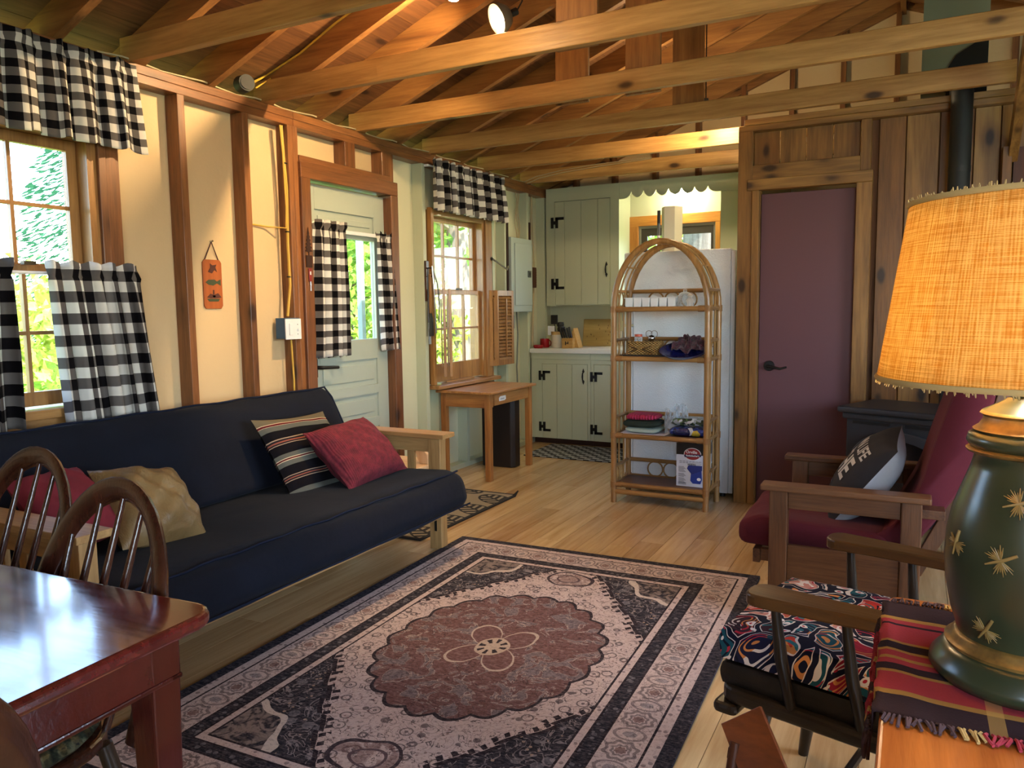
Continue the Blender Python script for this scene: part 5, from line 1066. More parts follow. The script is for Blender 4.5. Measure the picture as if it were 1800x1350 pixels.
# ---- reclining morris chair
o = root('morris_chair', 'oak reclining morris chair with burgundy cushions', 'armchair', (-.25, 3.55, 0), world=True)
MY0, MY1 = 3.20, 3.87
for y, s_ in ((MY0, 1), (MY1, -1)):
    B(-.525, .085, y-.045, y+.045, .557, .582).build('arm_top', OAK('X'), o, bevel=.006); B(-.42, -.015, y-.014, y+.014, .485, .557).build('arm_rail', OAK('X'), o, bevel=.003)
    B(-.49, -.42, y-.03, y+.03, 0, .557).build('leg', OAK('Z'), o, bevel=.004); B(-.015, .055, y-.03, y+.03, 0, .557).build('leg', OAK('Z'), o, bevel=.004)
    B(-.42, -.015, y-.013, y+.013, .15, .335).build('side_board', OAK('X'), o, bevel=.003)
B(-.565, -.535, MY0+.05, MY1-.05, .225, .285).build('front_rail', OAK('Y'), o, bevel=.004); B(-.535, .03, MY0+.055, MY0+.085, .235, .285).build('seat_rail', OAK('X'), o, bevel=.003); B(-.535, .03, MY1-.085, MY1-.055, .235, .285).build('seat_rail', OAK('X'), o, bevel=.003); B(.0, .03, MY0+.085, MY1-.085, .235, .285).build('seat_rail', OAK('Y'), o, bevel=.003)
for k in range(6): x = -.47+k*.085; B(x-.02, x+.02, MY0+.086, MY1-.086, .262, .282).build('seat_slat', OAK('Y'), o)
sp = rounded([(-.63, .30), (-.10, .288), (-.02, .35), (-.06, .40), (-.55, .425), (-.625, .40)], .05); softslab(MY0+.055, MY1-.055, sp, 14, .003, 5).build('seat_cushion', BURG, o, 180)
bp = rounded([(-.155, .345), (-.05, .42), (.045, .60), (.085, .76), (.145, .97), (.215, 1.03), (.285, 1.0), (.26, .85), (.195, .62), (.06, .40), (-.04, .335)], .05); softslab(MY0+.06, MY1-.06, bp, 14, .003, 6).build('back_cushion', BURG, o, 180)
for y in (MY0+.085, MY1-.085):
    MB().prism([(.005, .25), (.06, .25), (.225, .60), (.315, .88), (.36, 1.05), (.30, 1.05), (.265, .89), (.175, .62)], y-.015, y+.015, 'Y').build('back_stile', OAK('Z'), o, bevel=.003)
for z, x in ((.45, .135), (.62, .213), (.80, .279), (.97, .33)): B(x-.012, x+.012, MY0+.1, MY1-.1, z-.03, z+.03).build('back_slat', OAK('Y'), o, bevel=.002)
B(.03, .13, MY0-.02, MY1+.02, .50, .535).build('back_stop_bar', OAK('Y'), o, bevel=.003)
# printed grey pillow
g = G('charcoal_print'); GP = cloth('charcoal_cloth', '#2d2a2c', .95, 300, .2); WP = cloth('pale_pillow_back', '#b9bcc2', .8, 260, .15)
_n1 = onY(1576, 795, 3.36); _n0 = onY(1458, 926, 3.36); za = _n1-_n0; xa = Vector((-.02, -1, -.10)); PWD, PHT, PTH = .44, za.length*1.04, .20
pc0 = (_n1+_n0)/2-xa.normalized()*PWD/2
M4 = basis(pc0, xa, za)
cm = cushion(PWD, PHT, PTH, seed=8, wr=.002); half = len(cm.f)//2
cm.mi = [0]*half+[1]*half
o = root('printed_pillow', 'charcoal pillow with white lettering propped on the morris chair', 'pillow', pc0, world=True)
cm.v = [tuple(M4 @ Vector(v)) for v in cm.v]; pm = cm.build('cover', [GP, WP], o, 180)
def onp(a, b, out=.0012):
    u = max(-1, min(1, a/(PWD/2))); v = max(-1, min(1, b/(PHT/2))); eu = 1-abs(u)**2.6; ev = 1-abs(v)**2.6
    return M4 @ Vector((a, -(PTH/2*max(0, eu*ev)**.55+out+.002), b))
INK = plain('pale_ink', '#b9b2ad', .8)
textmesh('OWN LIFE', .072, lambda a, b: onp(a+.0, b+.10), .002).build('lettering', INK, o); textmesh('THE', .135, lambda a, b: onp(a+.025, b-.0), .004).build('lettering', INK, o)
textmesh('OF', .13, lambda a, b: onp(a-.02, b-.145), -.003).build('lettering', plain('grey_ink', '#6d6c73', .8), o)
# ---- pellet stove with flue
o = root('stove', 'black cast-iron stove with an arched door in front of the board partition', 'stove', (.04, 4.72, 0), radians(-22))
SWW = .60; SDD = .40; 
B(-SWW/2, SWW/2, -SDD/2, SDD/2, .12, .70).build('body', IRON, o, bevel=.01)
B(-SWW/2-.035, SWW/2+.035, -SDD/2-.045, SDD/2+.02, .70, .735).build('top', IRON, o, bevel=.012, seg=3); B(-SWW/2-.015, SWW/2+.015, -SDD/2-.02, SDD/2, .665, .70).build('cornice', IRON, o, bevel=.008)
for a, b in ((-.26, -.06), (.02, .26)): B(a, b, -SDD/2-.006, -SDD/2+.0, .640, .655).build('vent_slot', plain('opening_black', '#050505', .8), o)
arch = [(-.27, .16), (.27, .16), (.27, .42)]+[(.27*cos(a), .42+.20*sin(a)) for a in [pi*k/16 for k in range(1, 16)]]+[(-.27, .42)]
d_ = MB().prism(arch, -SDD/2-.03, -SDD/2, 'Y').build('door', IRON, o, bevel=.008)
arch2 = [(-.22, .21), (.22, .21), (.22, .42)]+[(.22*cos(a), .42+.15*sin(a)) for a in [pi*k/16 for k in range(1, 16)]]+[(-.22, .42)]
MB().prism(arch2, -SDD/2-.034, -SDD/2-.029, 'Y').build('door_glass', plain('stove_glass', '#0a0b0d', .12), d_)
MB().tube([(.245, -SDD/2-.03, .34), (.245, -SDD/2-.06, .34), (.245, -SDD/2-.06, .24)], .008, 7).build('door_handle', CHROME, d_)
for sx in (-1, 1): B(sx*(SWW/2+.0), sx*(SWW/2+.012), -.14, .14, .2, .6).build('side_panel', IRON, o, bevel=.004)
for sx in (-1, 1):
    for sy in (-1, 1): MB().tube([(sx*.25, sy*.15, .13), (sx*.28, sy*.17, .06), (sx*.285, sy*.175, 0)], [.028, .022, .028], 10).build('leg', IRON, o, 60)
o = root('stove_pipe', 'black round stove pipe rising past the board partition', 'stove pipe', (.20, 5.03, .72), world=True)
FL = paint('flue_black', '#1d1f20', .55, .1, 80)
MB().tube([(.16, 4.86, .60), (.20, 4.98, .70), (.2, 5.03, .80), (.2, 5.03, 1.6), (.2, 5.03, 2.42), (.2, 5.045, 2.49), (.2, 5.10, 2.525), (.2, 5.36, 2.525)], .055, 20).build('flue', FL, o, 60)
for z in (1.10, 2.02): MB().cyl((.2, 5.03, z), (.2, 5.03, z+.03), .0565, n=20).build('joint', FL, o, 40)
o = root('flue_shield', 'grey-green board chimney shield rising to the roof behind the pipe', 'chimney shield', (.17, 5.38, 2.2), world=True)
zt = RZ(.17)+.06
GB = paint('shield_board', '#7d8570', .7, .3, 14, .25)
m = MB(); m.box(-.005, .335, 5.36, 5.38, 2.2, zt); m.box(-.005, .015, 5.38, 5.62, 2.2, zt); m.box(.315, .335, 5.38, 5.62, 2.2, zt); m.build('shield', GB, o)
MB().prism([(.2+.075*cos(2*pi*k/20), 2.525+.075*sin(2*pi*k/20)) for k in range(20)], 5.345, 5.359, 'Y').build('collar', FL, o)
MB().prism([(.333, 2.47), (.333, 2.80), (.27, 2.80), (.17, 2.74), (.11, 2.64), (.09, 2.55)], 5.350, 5.3595, 'Y').build('dark_hole_plate', plain('opening_black', '#0b0805', .9), o)  # flat dark shape painting the shaded hole around the pipe elbow
# ---- captain's armchair with cushions
o = root('captain_chair', 'black worn wooden captain chair in the right foreground', 'armchair', (-.13, 1.95, 0), world=True)
CY0, CY1, CXF, CXB = 1.69, 2.235, -.42, .12
sp = rounded([(CXF, CY0+.03), (CXF-.01, CY1-.03), (CXB, CY1-.02), (CXB+.02, (CY0+CY1)/2), (CXB, CY0+.02)], .05, 5); MB().prism(sp, .345, .385, 'Z').build('seat', BLACKW('X'), o, bevel=.012, seg=3)
MB().prism(rounded([(CXF-.012, CY0+.02), (CXF-.012, CY1-.02), (CXF+.05, CY1-.02), (CXF+.05, CY0+.02)], .02), .318, .345, 'Z').build('seat_roll', BLACKW('Y'), o, bevel=.010)
def arm(y, s_, z=.655):
    pl = [(CXF+.055, y-.03)]
    pl = rounded([(CXF+.085, y-.050), (CXF+.085, y+.050), (CXF+.26, y+.040+s_*.004), (CXB+.06, y+.024+s_*.03), (CXB+.06, y-.024+s_*.03), (CXF+.26, y-.040+s_*.004)], .05, 6)
    return MB().prism(pl, z-.028, z, 'Z')
for y, s_ in ((CY0+.01, 1), (CY1-.01, -1)):
    arm(y, s_).build('arm', wood('worn_arm', '#1d130d', '#573a1c', 'X', .3, 0, .5, .25), o, bevel=.005, seg=2)
    for x, r in ((CXF+.145, .013), (CXF+.30, .012), (CXB-.02, .011)): MB().tube([(x+.03, y+s_*.03, .38), (x+.012, y+s_*.012, .50), (x, y, .628)], [.012, r*1.15, .010], 10).build('arm_spindle', BLACKW('Z'), o, 60)
cr = [(CXB+.06+.075*sin(a), (CY0+CY1)/2-(CY1-CY0)/2*.93*cos(a), .655) for a in [pi*k/10 for k in range(11)]]
MB().tube(cr, .028, 8, flat=1.1, up=(0, 0, 1)).build('back_rail', BLACKW('Y'), o, 60)
for k in range(6): a = pi*(k+1)/7; y = (CY0+CY1)/2-(CY1-CY0)/2*.93*cos(a); MB().tube([(CXB-.03+.03*sin(a), (y-(CY0+CY1)/2)*.85+(CY0+CY1)/2, .38), (CXB+.06+.075*sin(a), y, .64)], .009, 8).build('back_spindle', BLACKW('Z'), o, 60)
for sx, sy in ((0, 0), (0, 1), (1, 0), (1, 1)):
    x = CXF+.10 if sx == 0 else CXB-.06; y = CY0+.09 if sy == 0 else CY1-.09; dx = -.06 if sx == 0 else .07; dy = -.05 if sy == 0 else .05
    MB().tube([(x, y, .35), (x+dx*.6, y+dy*.6, .15), (x+dx, y+dy, 0)], [.018, .020, .014], 10).build('leg', BLACKW('Z'), o, 60)
for y in (CY0+.055, CY1-.055): MB().cyl((CXF+.062, y, .17), (CXB-.015, y, .17), .011, n=8).build('stretcher', BLACKW('X'), o, 40)
MB().cyl((-.17, CY0+.055, .17), (-.17, CY1-.055, .17), .011, n=8).build('stretcher', BLACKW('Y'), o, 40)
LEATH = (lambda g: (g.bump(g.noise(g.coord(), 60, 4, .7), .4, .006), g.set(col=g.ramp(g.noise(g.coord(), 9, 4, .7), [(.4, '#0f0d0c'), (.75, '#2b211a')]), rough=.38), g.mat)[2])(G('worn_black_leather'))
def boxcush(name, label, x0, x1, y0, y1, z0, z1, r, mat, lump=.002, uvs=None, seed=0):
    q = random.Random(seed); ph = [q.random()*6 for _ in range(3)]; m = MB(); NU, NV = 64, 14; cx, cy = (x0+x1)/2, (y0+y1)/2
    prof = [(0, 1.0), (r*.3, 1.0)]
    def fn(u, v):
        a = 2*pi*u; ca, sa = cos(a), sin(a); k = 1/max(abs(ca), abs(sa)); k = k*.93+.07
        if v < .3: s_ = v/.3; z = z0
        elif v < .45: t = (v-.3)/.15; s_ = 1+.02*sin(pi/2*t); z = z0+(z1-z0)*.5*t
        elif v < .6: t = (v-.45)/.15; s_ = 1+.02*cos(pi/2*t); z = (z0+z1)/2+(z1-z0)*.38*t
        else: t = (v-.6)/.4; s_ = 1-t; z = z1-(z1-z0)*.12*(1-min(1, t*4))**2
        if v < .3: s_ *= .985
        x = cx+(x1-x0)/2*s_*ca*k; y = cy+(y1-y0)/2*s_*sa*k
        if v > .5: z += lump*(sin(17*x+ph[0])*sin(15*y+ph[1]))
        return Vector((x, y, z))
    m.grid(NU, 20, fn)
    m.uv = [[((m.v[i][0]-m.v[i][2]*.6), (m.v[i][1]+m.v[i][2]*.7)) for i in f] for f in m.f]
    return single(name, m, mat, label, 'cushion', smooth=60)
boxcush('leather_cushion', 'worn black leather seat pad under the paisley cushion', CXF-.002, CXB-.01, CY0+.045, CY1-.045, .3856, .445, .02, LEATH, .004, seed=1)
boxcush('paisley_cushion', 'bright red and navy paisley box cushion on the captain chair', CXF-.005, CXB-.0, CY0+.045, CY1-.045, .4465, .535, .02, PAISLEY, .003, seed=2)
CROT = Matrix.Translation((-.055, 1.965, 0)) @ Matrix.Rotation(radians(-13.5), 4, 'Z') @ Matrix.Translation((.13, -1.95, 0))
for nm in ('leather_cushion', 'paisley_cushion'): bpy.data.objects[nm].matrix_world = CROT
bpy.data.objects['captain_chair'].location = (-.055, 1.965, 0); bpy.data.objects['captain_chair'].rotation_euler = (0, 0, radians(-13.5))
# ---- side table, runner, lamp
o = root('side_table', 'amber wooden side table in the near right corner', 'table', (.28, 1.0, 0), world=True)
AX0, AX1, AY0, AY1, AZ = -.022, .56, .42, 1.52, .77
MB().prism(rrect(AX0, AX1, AY0, AY1, .02, 4), AZ-.026, AZ, 'Z').build('top', TABLEW(), o, bevel=.006, seg=3)
B(AX0+.03, AX1-.03, AY0+.03, AY1-.03, AZ-.12, AZ-.0265).build('apron', TABLEW(), o)
for x in (AX0+.035, AX1-.08):
    for y in (AY0+.035, AY1-.08): MB().bar((x+.022, y+.022, AZ-.03), (x+.022, y+.022, 0), .045, .045, (0, 1, 0), .7).build('leg', TABLEW('Z'), o, bevel=.003)
o = root('table_runner', 'fringed red, brown and mustard striped runner across the side table', 'table runner', (.2, 1.28, AZ), world=True)
RX0, RX1, RY0, RY1 = AX0-.004, .555, 1.055, 1.475
def rf(u, v):
    s_ = u*(RX1-RX0+.05); y = RY0+(RY1-RY0)*v+.006*sin(9*u+2)
    if s_ < .035: x = RX0-.003-.002*sin(v*40); z = AZ+.004-(.035-s_)+.001
    elif s_ < .05: t = (s_-.035)/.015; x = RX0-.003+.008*t; z = AZ+.0035
    else: x = RX0+(s_-.045); z = AZ+.0032+.0035*max(0, sin(x*60+v*5))*max(0, 1-(x-RX0)/.10)
    return Vector((x, y, z))
MB().grid(60, 40, rf, 1, 1).build('cloth', RUNNER, o, 60, solid=.0012)
rn = random.Random(5); FRC = [cloth('fringe_red', '#9c3440', .95), cloth('fringe_brown', '#4a383c', .95), cloth('fringe_mustard', '#b0905a', .95)]; fr = [MB(), MB(), MB()]
for k in range(110):
    t = k/109; y = RY0+(RY1-RY0)*t; c_ = 1 if t < .13 or .30 < t < .37 or t > .85 else (2 if abs(t-.17) < .02 or abs(t-.31) < .02 or abs(t-.57) < .02 else 0)
    L = .030+rn.random()*.014; x = RX0-.006-rn.random()*.004
    fr[c_].tube([(x, y, AZ-.028), (x-.006*rn.random(), y+rn.uniform(-.006, .006), AZ-.028-L*.5), (x-.004*rn.random(), y+rn.uniform(-.01, .01), AZ-.028-L)], .0022, 5)
for yy, sg in ((RY0, -1), (RY1, 1)):
    for k in range(90):
        x = RX0+.01+.53*k/89; c_ = [1, 1, 2, 0, 0, 0, 2, 0, 0, 0, 1][int(x*31) % 11]
        fr[c_].tube([(x, yy, AZ+.005), (x+rn.uniform(-.004, .004), yy+sg*.008, AZ+.006+rn.random()*.003), (x+rn.uniform(-.008, .008), yy+sg*(.014+rn.random()*.010), AZ+.003)], .0023, 5)
for m_, q in zip(fr, FRC): tag(m_.build('fringe', q, o, 60), kind='stuff')
# lamp
LC = CP+ray(1790, 1195)*1.078; LX, LY = LC.x, LC.y
hd = Vector((LX, LY, 0)).length
def zl(py): d = ray(1790, py); return H+d.z*hd/sqrt(d.x**2+d.y**2)
def rl(px): return (1790-px)*.000800
o = root('table_lamp', 'dark green pottery table lamp with a glowing burlap shade', 'lamp', (LX, LY, AZ+.005), world=True)
ZB = AZ+.0055
g = G('green_lacquer'); n = g.noise(g.coord(), 4, 3); g.set(col=g.ramp(n, [(.3, '#1c2113'), (.7, '#2c3220')]), rough=.3, coat=.4, coatr=.2); GL = g.mat
GOLD = (lambda g: (g.set(col=g.ramp(g.noise(g.coord(), 50, 3), [(.3, '#5b4420'), (.7, '#8f6b33')]), rough=.4, metal=.35), g.mat)[1])(G('rubbed_gold'))
zbody = [(1693, 1118), (1682, 1080), (1672, 1030), (1668, 985), (1670, 940), (1677, 900), (1690, 860), (1702, 825), (1708, 800), (1704, 796)]
body = [(rl(x), zl(y)) for x, y in zbody]
z_f = body[0][1]
MB().lathe([(.001, ZB), (.105, ZB), (.112, ZB+.010), (.110, ZB+.020), (.097, ZB+.036), (.091, ZB+.043)], 48, (LX, LY, 0)).build('foot', GL, o, 60)
MB().lathe([(.091, ZB+.043), (.093, ZB+.048), (.086, ZB+.053), (.084, ZB+.058), (rl(1693)+.001, max(z_f, ZB+.062))], 48, (LX, LY, 0)).build('foot_ring', GOLD, o, 60)
MB().lathe([(.001, max(z_f, ZB+.062)-.001)]+[(r, max(z, ZB+.062+.001*i)) for i, (r, z) in enumerate(body)], 48, (LX, LY, 0)).build('body', GL, o, 60)
def zq(a): return [(rl(x), zl(y)) for x, y in a]
MB().lathe(zq([(1704, 797), (1696, 794), (1694, 790), (1700, 786)]), 48, (LX, LY, 0)).build('ring', GOLD, o, 60)
MB().lathe(zq([(1700, 786), (1694, 776), (1697, 764), (1706, 758)]), 48, (LX, LY, 0)).build('bulge', GL, o, 60)
MB().lathe(zq([(1706, 758), (1703, 755), (1712, 748), (1718, 738), (1719, 732), (1713, 727), (1717, 722)]), 48, (LX, LY, 0)).build('ring', GOLD, o, 60)
MB().lathe(zq([(1717, 722), (1735, 712), (1748, 704), (1752, 700), (1758, 698), (1758, 688), (1790-1, 688)]), 40, (LX, LY, 0)).build('neck', GL, o, 60)
MB().lathe(zq([(1762, 688), (1764, 684), (1764, 640), (1789, 640)]), 24, (LX, LY, 0)).build('socket', GOLD, o, 60)
# dragonfly motifs in gold paint
DG = plain('gold_paint', '#7d6232', .5)
def motif(px, py, ang, s_):
    d = ray(px, py); # hit the body's surface
    best = None
    for k in range(300):
        t = .85+k*.001*.8; p = CP+d*t; r = sqrt((p.x-LX)**2+(p.y-LY)**2)
        rb = next((body[i][0]+(body[i+1][0]-body[i][0])*(p.z-body[i][1])/(body[i+1][1]-body[i][1]) for i in range(len(body)-1) if body[i][1] <= p.z <= body[i+1][1]), None)
        if rb and r <= rb: best = p; break
    if not best: return
    n_ = Vector((best.x-LX, best.y-LY, 0)).normalized(); tx = Vector((-n_.y, n_.x, 0))
    def P(a, b):
        ca, sa = cos(ang), sin(ang); a, b = (a*ca-b*sa)*s_, (a*sa+b*ca)*s_; z = best.z+b
        rb = next((body[i][0]+(body[i+1][0]-body[i][0])*(z-body[i][1])/(body[i+1][1]-body[i][1]) for i in range(len(body)-1) if body[i][1] <= z <= body[i+1][1]), .09)
        q = atan2(n_.y, n_.x)+a/rb; return Vector((LX+(rb+.0012)*cos(q), LY+(rb+.0012)*sin(q), z))
    m = MB(); m.tube([P(-.028, 0), P(0, .0), P(.02, .002)], [.0012, .0026, .002], 6)
    for wsign in (1, -1):
        for k in range(9):
            a = radians(60+11*k)*wsign; L = .021+.004*sin(k*2.1); m.tube([P(-.004, .001*wsign), P(-.004+L*.5*cos(a), L*.5*sin(a)), P(-.004+L*cos(a), L*sin(a))], [.0012, .0012, .0004], 4)
    m.build('dragonfly_motif', DG, o, 60)
motif(1765, 985, radians(25), .85); motif(1735, 1105, radians(55), .8); motif(1683, 950, radians(75), .75); motif(1797, 885, radians(20), .8)
# shade
g = G('burlap'); u, v, _ = g.sep(g.coord('UV')); nn = g.noise(g.coord(), 25, 3, .6); wu = g.noise(g.map(g.coord('UV'), (330, 5, 1)), 1, 2); wv_ = g.noise(g.map(g.coord('UV'), (12, 130, 1)), 1, 2)
th_ = (u*1700.0).sin()*.5+(v*720.0).sin()*.5; w_ = g.ss(wu*.5+wv_*.5+th_*.10, .34, .66)
col = g.mix(w_, '#a9712c', '#e0b36c'); g.bump(th_, .4, .003); g.set(col=col, rough=.9, spec=.1); translucent(g, .46, g.mix(w_, '#c99b48', '#f5dc9c')); BURL = g.mat
zs0, zs1 = H+ray(1547, 672).z*1.03, zl(352)
sh0, sh1 = .192, .158
MB().lathe([(sh0+(sh1-sh0)*k/10, zs0+(zs1-zs0)*k/10) for k in range(11)], 72, (LX, LY, 0), uv=True)
m = MB(); n72 = 72
def shf(a, b): q = 2*pi*a; r = sh0+(sh1-sh0)*b; return Vector((LX+r*cos(q), LY+r*sin(q), zs0+(zs1-zs0)*b))
m.grid(72, 8, shf); m.build('shade', BURL, o, 180, solid=.0012)
TRIM = cloth('shade_trim', '#a88a58', .95)
for r, z, b_ in ((sh0, zs0, -1), (sh1, zs1, 1)):
    m = MB(); m.tube([(LX+r*cos(2*pi*k/72), LY+r*sin(2*pi*k/72), z) for k in range(72)], .0042, 6, True); rn = random.Random(3)
    for k in range(260):
        q = 2*pi*rn.random(); m.tube([(LX+r*cos(q), LY+r*sin(q), z), (LX+(r+.002)*cos(q+.01), LY+(r+.002)*sin(q+.01), z+b_*(.004+.005*rn.random()))], [.0016, .0006], 4)
    m.build('shade_trim', TRIM, o, 60)
for a in (0, 2*pi/3, 4*pi/3): MB().cyl((LX, LY, zs1-.01), (LX+sh1*cos(a), LY+sh1*sin(a), zs1-.004), .0015, n=6).build('spider', CHROME, o)
MB().tube([(LX, LY, zl(650)), (LX+.05, LY, zl(600)), (LX+.055, LY, zl(480)), (LX, LY, zs1-.01)], .002, 6).build('harp', CHROME, o); MB().tube([(LX, LY, zl(650)), (LX-.05, LY, zl(600)), (LX-.055, LY, zl(480)), (LX, LY, zs1-.01)], .002, 6).build('harp', CHROME, o)
LB = (LX, LY, zl(560))
MB().lathe([(.001, -.055), (.012, -.05), (.014, -.03), (.028, .0), (.028, .012), (.001, .035)], 18, LB).build('bulb', plain('lamp_bulb', '#fff0d0', .3, em=(1, .80, .52, 1), ems=360), o, 60)
# ---- wooden folding rack in the foreground
o = root('magazine_rack', 'brown wooden folding rack on the floor before the side table', 'rack', (-.22, 1.5, 0), world=True)
BO = wood('rack_wood', '#5f3118', '#8a4e28', 'X', .35, 0, 1, .2)
a1 = onZ(1293, 1272, .42); b1 = onZ(1344, 1276, .42)
u1 = Vector((b1.x-a1.x, b1.y-a1.y, 0)).normalized()
for s_, nm in ((1, 0), (-1, 1)):
    if s_ == 1: p0, p1_ = Vector((-.30, 1.625, .42)), Vector((-.045, 1.36, .08))
    else: p0, p1_ = Vector((-.02, 1.62, .36)), Vector((-.29, 1.36, .06))
    MB().bar(p0, p1_, .012 if s_ == 1 else .012, .10, (.5, .3, .9)).build('side_board', BO, o, bevel=.002)
for p, q in (((-.305, 1.60, .37), (-.335, 1.47, 0)), ((-.03, 1.60, .33), (-.0, 1.45, 0))): MB().cyl(p, q, .013, n=12).build('dowel_leg', wood('rack_dowel', '#3b1f12', '#5b3420', 'Z', .4), o, 40)
MB().cyl((-.31, 1.58, .29), (-.02, 1.58, .26), .008, n=10).build('dowel', wood('rack_dowel', '#3b1f12', '#5b3420', 'Z', .4), o, 40)
MB().cyl((-.3055, 1.598, .355), (-.307, 1.592, .335), .0155, n=12).build('cord_lashing', cloth('cord', '#5a3a20', .95), o)
# ---- hanging bulb over the futon
PBULB = onY(876, 33, 3.42)
o = root('pendant_bulb', 'bare glowing bulb hanging below the rafters', 'light bulb', PBULB, world=True)
MB().lathe([(.001, -.035), (.02, -.030), (.030, -.008), (.028, .010), (.015, .035), (.013, .045)], 20, PBULB).build('bulb', plain('pendant_glass', '#fff0cc', .3, em=(1, .68, .34, 1), ems=6200), o, 60)
_q = Vector((-.55, -.72, -.42)).to_track_quat('Z', 'Y').to_matrix().to_4x4()
MB().lathe([(.068, .012), (.062, -.02), (.046, -.046), (.019, -.062), (.018, -.066), (.050, -.051), (.067, -.022), (.0715, .012)], 28, PBULB, _q).build('added_light_cup', plain('spun_aluminium', '#8c8880', .35, .8), o, 60)  # cup added to keep the bulb's light off the farther joists
MB().cyl(PBULB+Vector((.034, .045, .026)), PBULB+Vector((.06, .078, .05)), .018, n=12).build('socket', BLACK, o, 40); MB().tube([PBULB+Vector((.06, .078, .05)), PBULB+Vector((.08, .10, .10)), (PBULB.x+.10, PBULB.y+.06, RZ(PBULB.x+.1)+.12)], .004, 8).build('cord', BLACK, o)
# ---- second bulb, just above the picture
PB2 = onY(797, -14, 2.78)
o = root('pendant_bulb', 'bare glowing bulb just above the top edge of the picture', 'light bulb', PB2, world=True)
MB().lathe([(.001, -.035), (.02, -.030), (.030, -.008), (.028, .010), (.015, .035), (.013, .045)], 20, PB2).build('bulb', plain('pendant_glass_dim', '#fff0cc', .3, em=(1, .72, .40, 1), ems=260), o, 60)
MB().cyl(PB2+Vector((0, 0, .045)), PB2+Vector((0, 0, .10)), .018, n=12).build('socket', BLACK, o, 40); MB().cyl(PB2+Vector((0, 0, .10)), (PB2.x, PB2.y, RZ(PB2.x)+.12), .004, n=8).build('cord', BLACK, o)
# ---- third bulb, between the joists above the refrigerator
PB3 = Vector((-1.30, 5.40, 2.622))
o = root('pendant_bulb', 'bare bulb hidden behind a joist above the refrigerator', 'light bulb', PB3, world=True)
MB().lathe([(.001, -.030), (.018, -.026), (.026, -.008), (.025, .008), (.014, .028), (.013, .034)], 20, PB3).build('bulb', plain('pendant_glass_third', '#fff0cc', .3, em=(1, .74, .42, 1), ems=1300), o, 60)
MB().cyl(PB3+Vector((0, 0, .034)), PB3+Vector((0, 0, .08)), .018, n=12).build('socket', BLACK, o, 40); MB().cyl(PB3+Vector((0, 0, .08)), (PB3.x, PB3.y, RZ(PB3.x)+.12), .004, n=8).build('cord', BLACK, o)
# ================================================================ OUTSIDE
g = G('lawn'); n = g.noise(g.coord(), 30, 5, .8); n2 = g.noise(g.coord(), .7, 3)
g.set(col=g.mix(g.ss(n2, .35, .7)*.5, g.ramp(n, [(.3, '#5f8a2c'), (.7, '#a9c658')]), '#c9cf8a'), rough=1); g.bump(n, .8, .05)
gr = MB(); gr.grid(24, 24, lambda u, v: Vector((-40+75*u, -20+60*v, -.35+.02*sin(u*40)*sin(v*33)+max(0, (-9-(-40+75*u)))*.09)), 1, 1)
tag(gr.build('ground', g.mat, None, 180), 'bright mown lawn outside the windows', 'lawn', kind='structure')
def leafmat(name, a, b):
    g = G(name); r = g.noise(g.coord(), 9, 3, .7); c = g.ramp(r, [(.3, a), (.7, b)]); g.set(col=c, rough=.6); translucent(g, .35, c); return g.mat
LM = [leafmat('leaf_bright', '#4f7f26', '#a7c64a'), leafmat('leaf_mid', '#37611f', '#7fa53c'), leafmat('leaf_fir', '#23523a', '#4f8a60'), leafmat('leaf_gold', '#7d9a30', '#c9d060')]
BARK = wood('bark', '#3f352c', '#857a6c', 'Z', .9, 0, .5)
def tree(name, label, loc, trunk_h, trunk_r, rx, rz, cz, n, leaf, lm, seed, grp='trees and bushes outside', limbs=5):
    q = random.Random(seed); o = root(name, label, 'tree' if trunk_h > 1.2 else 'bush', loc, group=grp)
    t = MB(); t.tube([(0, 0, -.2), (.03, .02, trunk_h*.5), (0, .05, trunk_h)], [trunk_r*1.2, trunk_r, trunk_r*.5], 9)
    for k in range(limbs):
        a = q.random()*6.28; L = rx*.7; z0 = trunk_h*q.uniform(.5, .95); t.tube([(0, 0, z0), (L*.5*cos(a), L*.5*sin(a), z0+.25*L), (L*cos(a), L*sin(a), z0+.45*L)], [trunk_r*.35, trunk_r*.22, trunk_r*.08], 5)
    t.build('trunk', BARK, o, 60)
    m = MB(); vs = []; fs = []
    for k in range(n):
        while True:
            p = Vector((q.uniform(-1, 1), q.uniform(-1, 1), q.uniform(-1, 1)))
            if .25 < p.length < 1: break
        p *= (.75+.35*sin(p.x*5+seed)*sin(p.y*6)*sin(p.z*7+1))
        c = Vector((p.x*rx, p.y*rx, cz+p.z*rz)); ax = Vector((q.gauss(0, 1), q.gauss(0, 1), q.gauss(0, 1))).normalized(); b = ax.orthogonal().normalized(); s_ = leaf*q.uniform(.6, 1.3)
        i = len(vs); vs += [c-ax*s_, c+b*s_*.45, c+ax*s_, c-b*s_*.45]; fs.append((i, i+1, i+2, i+3))
    m.add(vs, fs); tag(m.build('foliage', lm, o), kind='stuff')
    return o
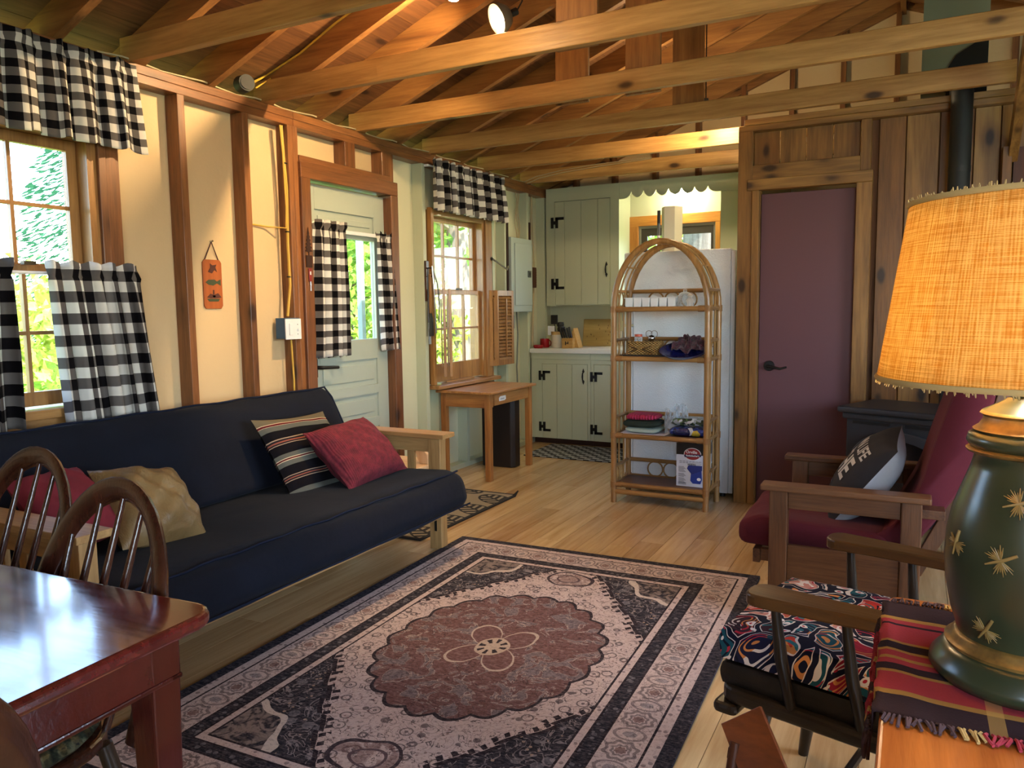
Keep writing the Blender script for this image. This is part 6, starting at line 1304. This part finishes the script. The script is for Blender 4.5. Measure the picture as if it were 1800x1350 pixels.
def fir(label, loc, h, r, seed):
    q = random.Random(seed); o = root('fir_tree', label, 'tree', loc, group='trees and bushes outside'); MB().cyl((0, 0, -.3), (0, 0, h), .16, .03, 9).build('trunk', BARK, o)
    vs = []; fs = []
    for k in range(16000):
        t = q.random(); z = h*(.12+.86*t); R_ = r*(1-t*.92); a = q.random()*6.283; rr = R_*q.random()**.5; c = Vector((rr*cos(a), rr*sin(a), z-rr*.35)); d = Vector((cos(a), sin(a), -.5+q.uniform(-.3, .3))).normalized(); b = d.orthogonal().normalized(); s_ = .075
        i = len(vs); vs += [c-d*s_, c+b*s_*.22, c+d*s_, c-b*s_*.22]; fs.append((i, i+1, i+2, i+3))
    tag(MB().add(vs, fs).build('foliage', LM[2], o), kind='stuff')
# seen through the large window
fir('blue-green fir tree seen in the top right pane of the large window', (-9.4, 7.15, -.3), 7.5, 2.2, 3)
tree('garden_bush', 'rounded bright bush in the middle panes of the large window', (-8.3, 5.0, -.3), .6, .05, 1.3, 1.1, 1.25, 2000, .085, LM[3], 5)
tree('garden_bush', 'tall leafy bush behind the lower panes of the large window', (-7.0, 4.5, -.35), .5, .04,   .7, .7, .6, 1500, .075, LM[0], 6)
tree('garden_tree', 'broad green tree at the left beyond the large window', (-22, 5.5, -.3), 2.2, .2, 3.2, 2.0, 2.4, 1100, .17, LM[0], 8)
# seen through the door and the far window
tree('garden_tree', 'leafy tree filling the door glass', (-8.5, 10.2, -.3), 2.2, .14, 2.0, 2.0, 2.4, 3000, .10, LM[0], 9)
tree('garden_tree', 'thick-trunked tree at the right of the far window view', (-6.6, 10.75, -.3), 5, .19, 1.9, 1.7, 3.9, 2400, .09, LM[1], 10)
tree('garden_bush', 'yellow-green shrub behind the far window', (-7.2, 10.4, -.3), .8, .05, 1.2, 1.3, 1.2, 2600, .075, LM[3], 11)
tree('garden_tree', 'slender pale tree behind the left panes of the far window', (-9.0, 13.2, -.3), 4.5, .11, 2.2, 2.3, 3.6, 2600, .12, LM[1], 12)
tree('garden_bush', 'low bush on the slope behind the far window', (-7.2, 11.9, -.3), .5, .05, 1.5, .8, .5, 2200, .08, LM[1], 16)
tree('garden_tree', 'big rough-barked tree outside the kitchen window', (-2.55, 11.0, -.3), 6, .42, 1.8, 1.5, 4.6, 1500, .11, LM[0], 13)
tree('garden_bush', 'bright shrub outside the kitchen window', (-3.9, 11.6, -.3), 1.0, .05, 1.5, 1.6, 1.5, 2600, .09, LM[3], 14)
tree('garden_tree', 'dense tree far behind the kitchen window', (-5.2, 18, -.3), 3, .2, 4.0, 3.2, 3.4, 3200, .17, LM[0], 15)
tree('garden_tree', 'wide tree far behind the door glass and far window', (-18, 20.5, -.3), 3, .2, 4.6, 3.6, 3.4, 3400, .19, LM[3], 17)
# white porch posts outside the door
for k, (x, y) in enumerate(((-4.55, 5.72), (-4.55, 5.98))):
    o = root('porch_post', ['left white porch post outside the door glass', 'right white porch post outside the door glass'][k], 'post', (x, y, -.35), group='porch posts', world=True)
    B(x-.025, x+.025, y-.025, y+.025, -.35, 2.5).build('shaft', paint('porch_white', '#7d8b86', .6, .1), o)
    B(x-.04, x+.04, y-.04, y+.04, 2.36, 2.5).build('capital', paint('porch_white', '#7d8b86', .6, .1), o)
for o in list(bpy.data.objects):
    if '_w' in o: del o['_w']
